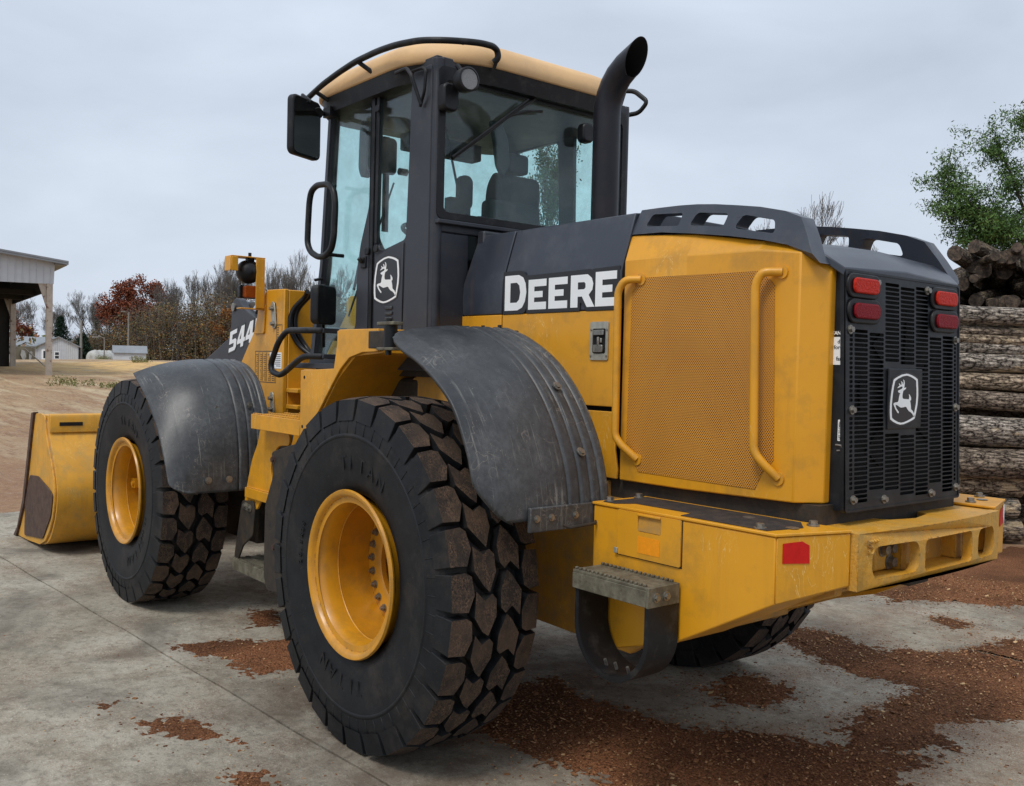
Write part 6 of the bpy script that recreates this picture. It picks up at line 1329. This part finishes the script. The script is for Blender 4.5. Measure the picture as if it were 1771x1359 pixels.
def hquad(a0, a1, z0, z1, d): q = MB(); q.add([hp(a0, d, z0), hp(a1, d, z0), hp(a1, d, z1), hp(a0, d, z1), hp(a0, d+.05, z0), hp(a1, d+.05, z0), hp(a1, d+.05, z1), hp(a0, d+.05, z1)], [(0, 1, 2, 3), (7, 6, 5, 4), (0, 4, 5, 1), (3, 2, 6, 7), (0, 3, 7, 4), (1, 5, 6, 2)]); return q
do_ = part(hquad(.45, 1.35, .35, 2.45, -.08), 'door', 'white', hs_, ho, smooth=None); part(hquad(.70, 1.2, 1.2, 2.25, -.1), 'door_pane', 'pane', do_, ho, smooth=None)
wi = part(hquad(2.25, 3.0, 1.1, 2.2, -.08), 'window', 'white', hs_, ho, smooth=None); q = hquad(2.35, 2.9, 1.2, 1.6, -.1); q2 = hquad(2.35, 2.9, 1.7, 2.1, -.1); q.add(q2.v, q2.f); part(q, 'pane', 'pane', wi, ho, smooth=None)
# ---- white tank lying on its side and small shed
tk = MB(); O1 = Vector((112.9, -28.3, 1.0)); dv = Vector((.35, -.936, 0)).normalized(); r_t = 1.05; rings = []
for t_, s_ in ((-.15, .3), (-.12, .6), (0, .88), (.25, .985), (.5, 1), (1.2, 1), (4.9, 1), (5.3, .8), (5.4, .3)):
    rings.append([O1+dv*t_+Vector((0, 0, 1.0))*0+(Vector((dv.y, -dv.x, 0))*math.cos(a)+Vector((0, 0, 1))*math.sin(a))*r_t*s_+Vector((0, 0, .30)) for a in [2*math.pi*k/28 for k in range(28)]])
loft(tk, rings)
for i in range(7):
    c_ = O1+dv*(.5+i*.62)+Vector((0, 0, .30)); pts = [c_+(Vector((dv.y, -dv.x, 0))*math.cos(R(a))+Vector((0, 0, 1))*math.sin(R(a)))*(r_t+.02) for a in range(0, 361, 15)]; tk.tube(pts, .045, 5, cap=False)
tag(tk.build('storage_tank', 'tarp', smooth=50), 'dirty white ribbed tank lying on its side', 'tank')
ss = tag(empty('small_shed', (105.5, -29.0, 1.1)), 'small low white shed with grey roof right of the tank', 'shed'); s_o = Vector(ss.location)
A2 = Vector((105.7, -28.7, 0)); 
def sp2(a, b, z): q = A2+U*a+V*b; return (q.x, q.y, z)
mb = MB(); mb.add([sp2(0, 0, .7), sp2(3.6, 0, .7), sp2(3.6, 0, 2.2), sp2(0, 0, 2.2), sp2(0, 2.2, .7), sp2(3.6, 2.2, .7), sp2(3.6, 2.2, 2.2), sp2(0, 2.2, 2.2), sp2(0, 1.1, 2.85), sp2(3.6, 1.1, 2.85)], [(0, 1, 2, 3), (4, 7, 6, 5), (0, 3, 8, 7, 4), (1, 5, 6, 9, 2)]); part(mb, 'wall', 'siding', ss, s_o, smooth=None)
mb = MB(); mb.add([sp2(-.12, -.2, 2.12), sp2(3.75, -.2, 2.12), sp2(3.75, 1.1, 2.92), sp2(-.12, 1.1, 2.92), sp2(3.75, 2.4, 2.12), sp2(-.12, 2.4, 2.12), sp2(-.12, -.2, 2.05), sp2(3.75, -.2, 2.05)], [(0, 1, 2, 3), (3, 2, 4, 5), (6, 7, 1, 0)]); part(mb, 'roof', 'grey_roof', ss, s_o, smooth=None)
# ---- poles
def pole(x, y, h_, r_p, lab, head=0):
    g_ = hgt(x, y)-.2; p0 = empty('utility_pole', (x, y, g_)); tag(p0, lab, 'pole', 'utility poles'); mb = MB(); mb.tube([(0, 0, 0), (.03, 0, h_)], [r_p, r_p*.75], 8); mb.build('shaft', 'pole', p0)
    if head: mb = MB(); mb.tube([(0, 0, h_-.1), (-.3, .5, h_+.1), (-.5, .9, h_+.05)], .05, 6); mb.box(-.7, -.3, .8, 1.3, h_-.05, h_+.1); mb.build('lamp_arm', 'pole', p0)
pole(145.3, -35.7, 6.2, .20, 'pole standing at the right end of the house')
pole(151.3, -44.3, 8.0, .17, 'pole with a lamp arm in front of the red oak', 1)
pole(101.2, -26.45, 2.6, .07, 'thin short pole in front of the tank', 1)
pole(158.8, -35.0, 6.2, .10, 'thin pole left of the conifer, beside the near shed post')

# ---- log piles
def log_mesh(ln, r0, r1, seed, mt='log_bark', wob=.02, knots=2, seg=40):
    rr = random.Random(seed); mb = MB(); nr = max(10, int(ln/(.055 if seg > 20 else .11))); rings = []; kn = [(rr.uniform(.1, .9), rr.uniform(0, 6.28), rr.uniform(.03, .06)) for _ in range(knots)]
    for i in range(nr+1):
        u_4 = i/nr; r_0 = r0+(r1-r0)*u_4; cx = wob*ln*.5*math.sin(u_4*3+seed)*.35; ring_ = []
        for k in range(seg):
            a = 2*math.pi*k/seg; q = r_0*(1+.022*noise.noise((math.cos(a)*18, math.sin(a)*18, u_4*ln*7+seed))*(seg > 20)+.10*noise.noise((math.cos(a)*1.6, math.sin(a)*1.6, u_4*ln*1.3+seed))+.035*noise.noise((math.cos(a)*6, math.sin(a)*6, u_4*ln*5+seed)))
            for ku, ka, kr in kn:
                d_ = math.hypot((u_4-ku)*ln, r_0*math.remainder(a-ka, 2*math.pi)); q += kr*.5*math.exp(-(d_/kr)**2)
            ring_.append((u_4*ln-ln/2, q*math.cos(a)+cx, q*math.sin(a)+cx*.5))
        rings.append(ring_)
    mb.cur = 0; loft(mb, rings, caps=False); mb.cur = 1
    mb.add(rings[0], [tuple(range(seg))]); mb.add(rings[-1], [tuple(range(seg-1, -1, -1))])
    return mb, [mt, 'log_end']
def put_log(name, mb, mts, loc, d, lab, group, cat='log'):
    d = Vector(d).normalized(); y_ = Vector((0, 0, 1)).cross(d).normalized(); z_ = d.cross(y_)
    o = mb.build(name, mts, smooth=60); o.matrix_world = Matrix(((d.x, y_.x, z_.x, loc[0]), (d.y, y_.y, z_.y, loc[1]), (d.z, y_.z, z_.z, loc[2]), (0, 0, 0, 1))); tag(o, lab, cat, group); return o
W0 = Vector((.895, -6.33, 0)); DR = Vector((-.63, -.776, 0)); DV = Vector((.776, -.63, 0)); lr = random.Random(6)
ords = ['topmost', 'second from the top', 'third from the top', 'fourth from the top', 'fifth from the top', 'sixth from the top', 'sixth from the bottom', 'fifth from the bottom', 'fourth from the bottom', 'third from the bottom', 'second from the bottom', 'lowest']
SL = [(2.27, .092, 3.5), (2.12, .052, 3.0), (2.025, .050, 3.2), (1.915, .066, 3.4), (1.755, .098, 3.2), (1.575, .090, 3.5), (1.405, .100, 3.4), (1.145, .155, 3.6), (.83, .155, 3.3), (.555, .125, .42), (.335, .098, .36), (.125, .125, .40)]
for i, (z, r_l, right) in enumerate(SL):
    left = -2.4; cpos = (left+right)/2; ln = right-left; tilt = lr.uniform(-.055, -.005) if i < 9 else -.03
    mbb, mts = log_mesh(ln, r_l*lr.uniform(.84, 1.02), r_l*lr.uniform(.84, 1.02), 40+i, wob=lr.uniform(.03, .10), knots=6 if r_l > .08 else 3)
    mts = [['log_bark', 'log_bark_brown', 'log_bark_tan', 'log_bark', 'log_bark', 'log_bark_tan', 'log_bark_brown', 'log_bark', 'log_bark_brown', 'log_bark_tan', 'log_bark', 'log_bark_brown'][i], 'log_end']
    extra = ' with its sawn end in view' if i > 8 else (' and thickest' if i in (7,) else '')
    p = W0+DR*cpos+DV*(lr.uniform(-.05, .05)+(.0 if i > 6 else .05*(7-i)*.5)); put_log('log', mbb, mts, (p.x, p.y, z-tilt*cpos*0+tilt*(cpos-.2)), (DR.x, DR.y, tilt), 'crossways log of the near stack, '+ords[i]+extra, 'logs of the near crossways stack')
# second rank behind, shorter, fills the gaps
for i in range(10):
    z = .2+i*.22; mbb, mts = log_mesh(5.2, .11, .11, 80+i, 'heap_bark', knots=3, seg=14); p = W0+DV*.40+DR*1.2; put_log('log', mbb, mts, (p.x, p.y, z), (DR.x, DR.y, -.01), 'log of the hidden second rank of the crossways stack, seen through its gaps', 'second rank of the crossways stack')
# log ends to the right of the three short lowest logs
for i, (a, z, r_l) in enumerate(((.80, .50, .13), (.74, .24, .12), (1.08, .34, .14), (1.0, .10, .11))):
    mbb, mts = log_mesh(2.2, r_l, r_l, 95+i, 'heap_bark', seg=16); p = W0+DR*(a+.1)+DV*1.15; put_log('log', mbb, mts, (p.x, p.y, z+.03), (DV.x, DV.y, 0), 'dark end-on log, %s of four right of the lowest crossways logs' % ('upper left', 'lower left', 'upper right', 'lower right')[i], 'dark logs under the right of the stack')
# heap of logs seen end on
HD = Vector((.42, -.905, 0)).normalized(); hr_ = random.Random(19); H0 = Vector((2.75, -10.45, 0)); row_n = ['bottom', 'second', 'third', 'fourth', 'fifth', 'sixth', 'top']
z = .15; rows = []
for z in (.30, .86, 1.42): rows.append((z, 6, .29, False))
for z in (1.85, 2.15, 2.45): rows.append((z, 8, .16, False))
vis = [(2.16, 12, .10), (2.36, 12, .105), (2.56, 12, .10), (2.76, 12, .105), (2.96, 11, .10), (3.14, 9, .095), (3.30, 7, .09)]
for ri_, (z, n_, r_l, _) in enumerate(rows):
    for k in range(n_):
        mbb, mts = log_mesh(3.0, r_l, r_l, 300+ri_*20+k, 'heap_bark', knots=0, seg=12); p = H0+DR*(-1.5+k*(.36 if n_ > 6 else .57)+(ri_ % 2)*.17)+HD*(1.6+hr_.uniform(-.1, .1)); put_log('log', mbb, mts, (p.x, p.y, z), HD, 'log deep in the end-on heap behind the crossways stack', 'hidden logs of the end-on heap')
for ri_, (z, n_, r_l) in enumerate(vis):
    w0 = -1.30+max(0, ri_-3)*.16+(ri_ > 4)*(ri_-4)*.22
    for k in range(n_):
        rl = r_l*hr_.uniform(.55, 1.25); mbb, mts = log_mesh(hr_.uniform(2.2, 3.2), rl, rl*hr_.uniform(.85, 1.1), 500+ri_*20+k, 'heap_bark', knots=1, seg=16)
        p = H0+DR*(w0+k*.225+hr_.uniform(-.05, .05))+HD*(1.3+hr_.uniform(-.30, .38)); dr = HD+DR*hr_.gauss(0, .34)*(1 if ri_ > 3 else .4)+Vector((0, 0, hr_.uniform(-.16, .20)*(1 if ri_ > 3 else .4)))
        nm = ['first', 'second', 'third', 'fourth', 'fifth', 'sixth', 'seventh', 'eighth', 'ninth', 'tenth', 'eleventh', 'twelfth'][k]
        put_log('log', mbb, mts, (p.x, p.y, z+hr_.uniform(-.03, .03)), dr, 'end-on log of the rear heap, %s from the left in its %s visible row' % (nm, ['lowest', 'second lowest', 'third', 'fourth', 'fifth', 'sixth', 'topmost'][ri_]), 'end-on logs of the rear heap')
# leaning log ends at the upper left of the heap
for (a, z, dz, dx, lab) in ((-1.05, 3.02, .30, .75, 'slanting log jutting out at the upper left of the heap'), (-1.3, 2.86, .05, .6, 'log jutting left from the heap behind the hood guard'), (.35, 3.34, .26, .85, 'big log slanting down to the right on top of the heap'), (-.1, 3.32, .1, .5, 'log slanting on the upper middle of the heap')):
    mbb, mts = log_mesh(2.2, .10, .09, int(900+a*100), 'heap_bark', knots=1, seg=18); p = H0+DR*a+HD*.95; put_log('log', mbb, mts, (p.x, p.y, z), HD+DR*dx+Vector((0, 0, -dz)), lab, 'end-on logs of the rear heap')
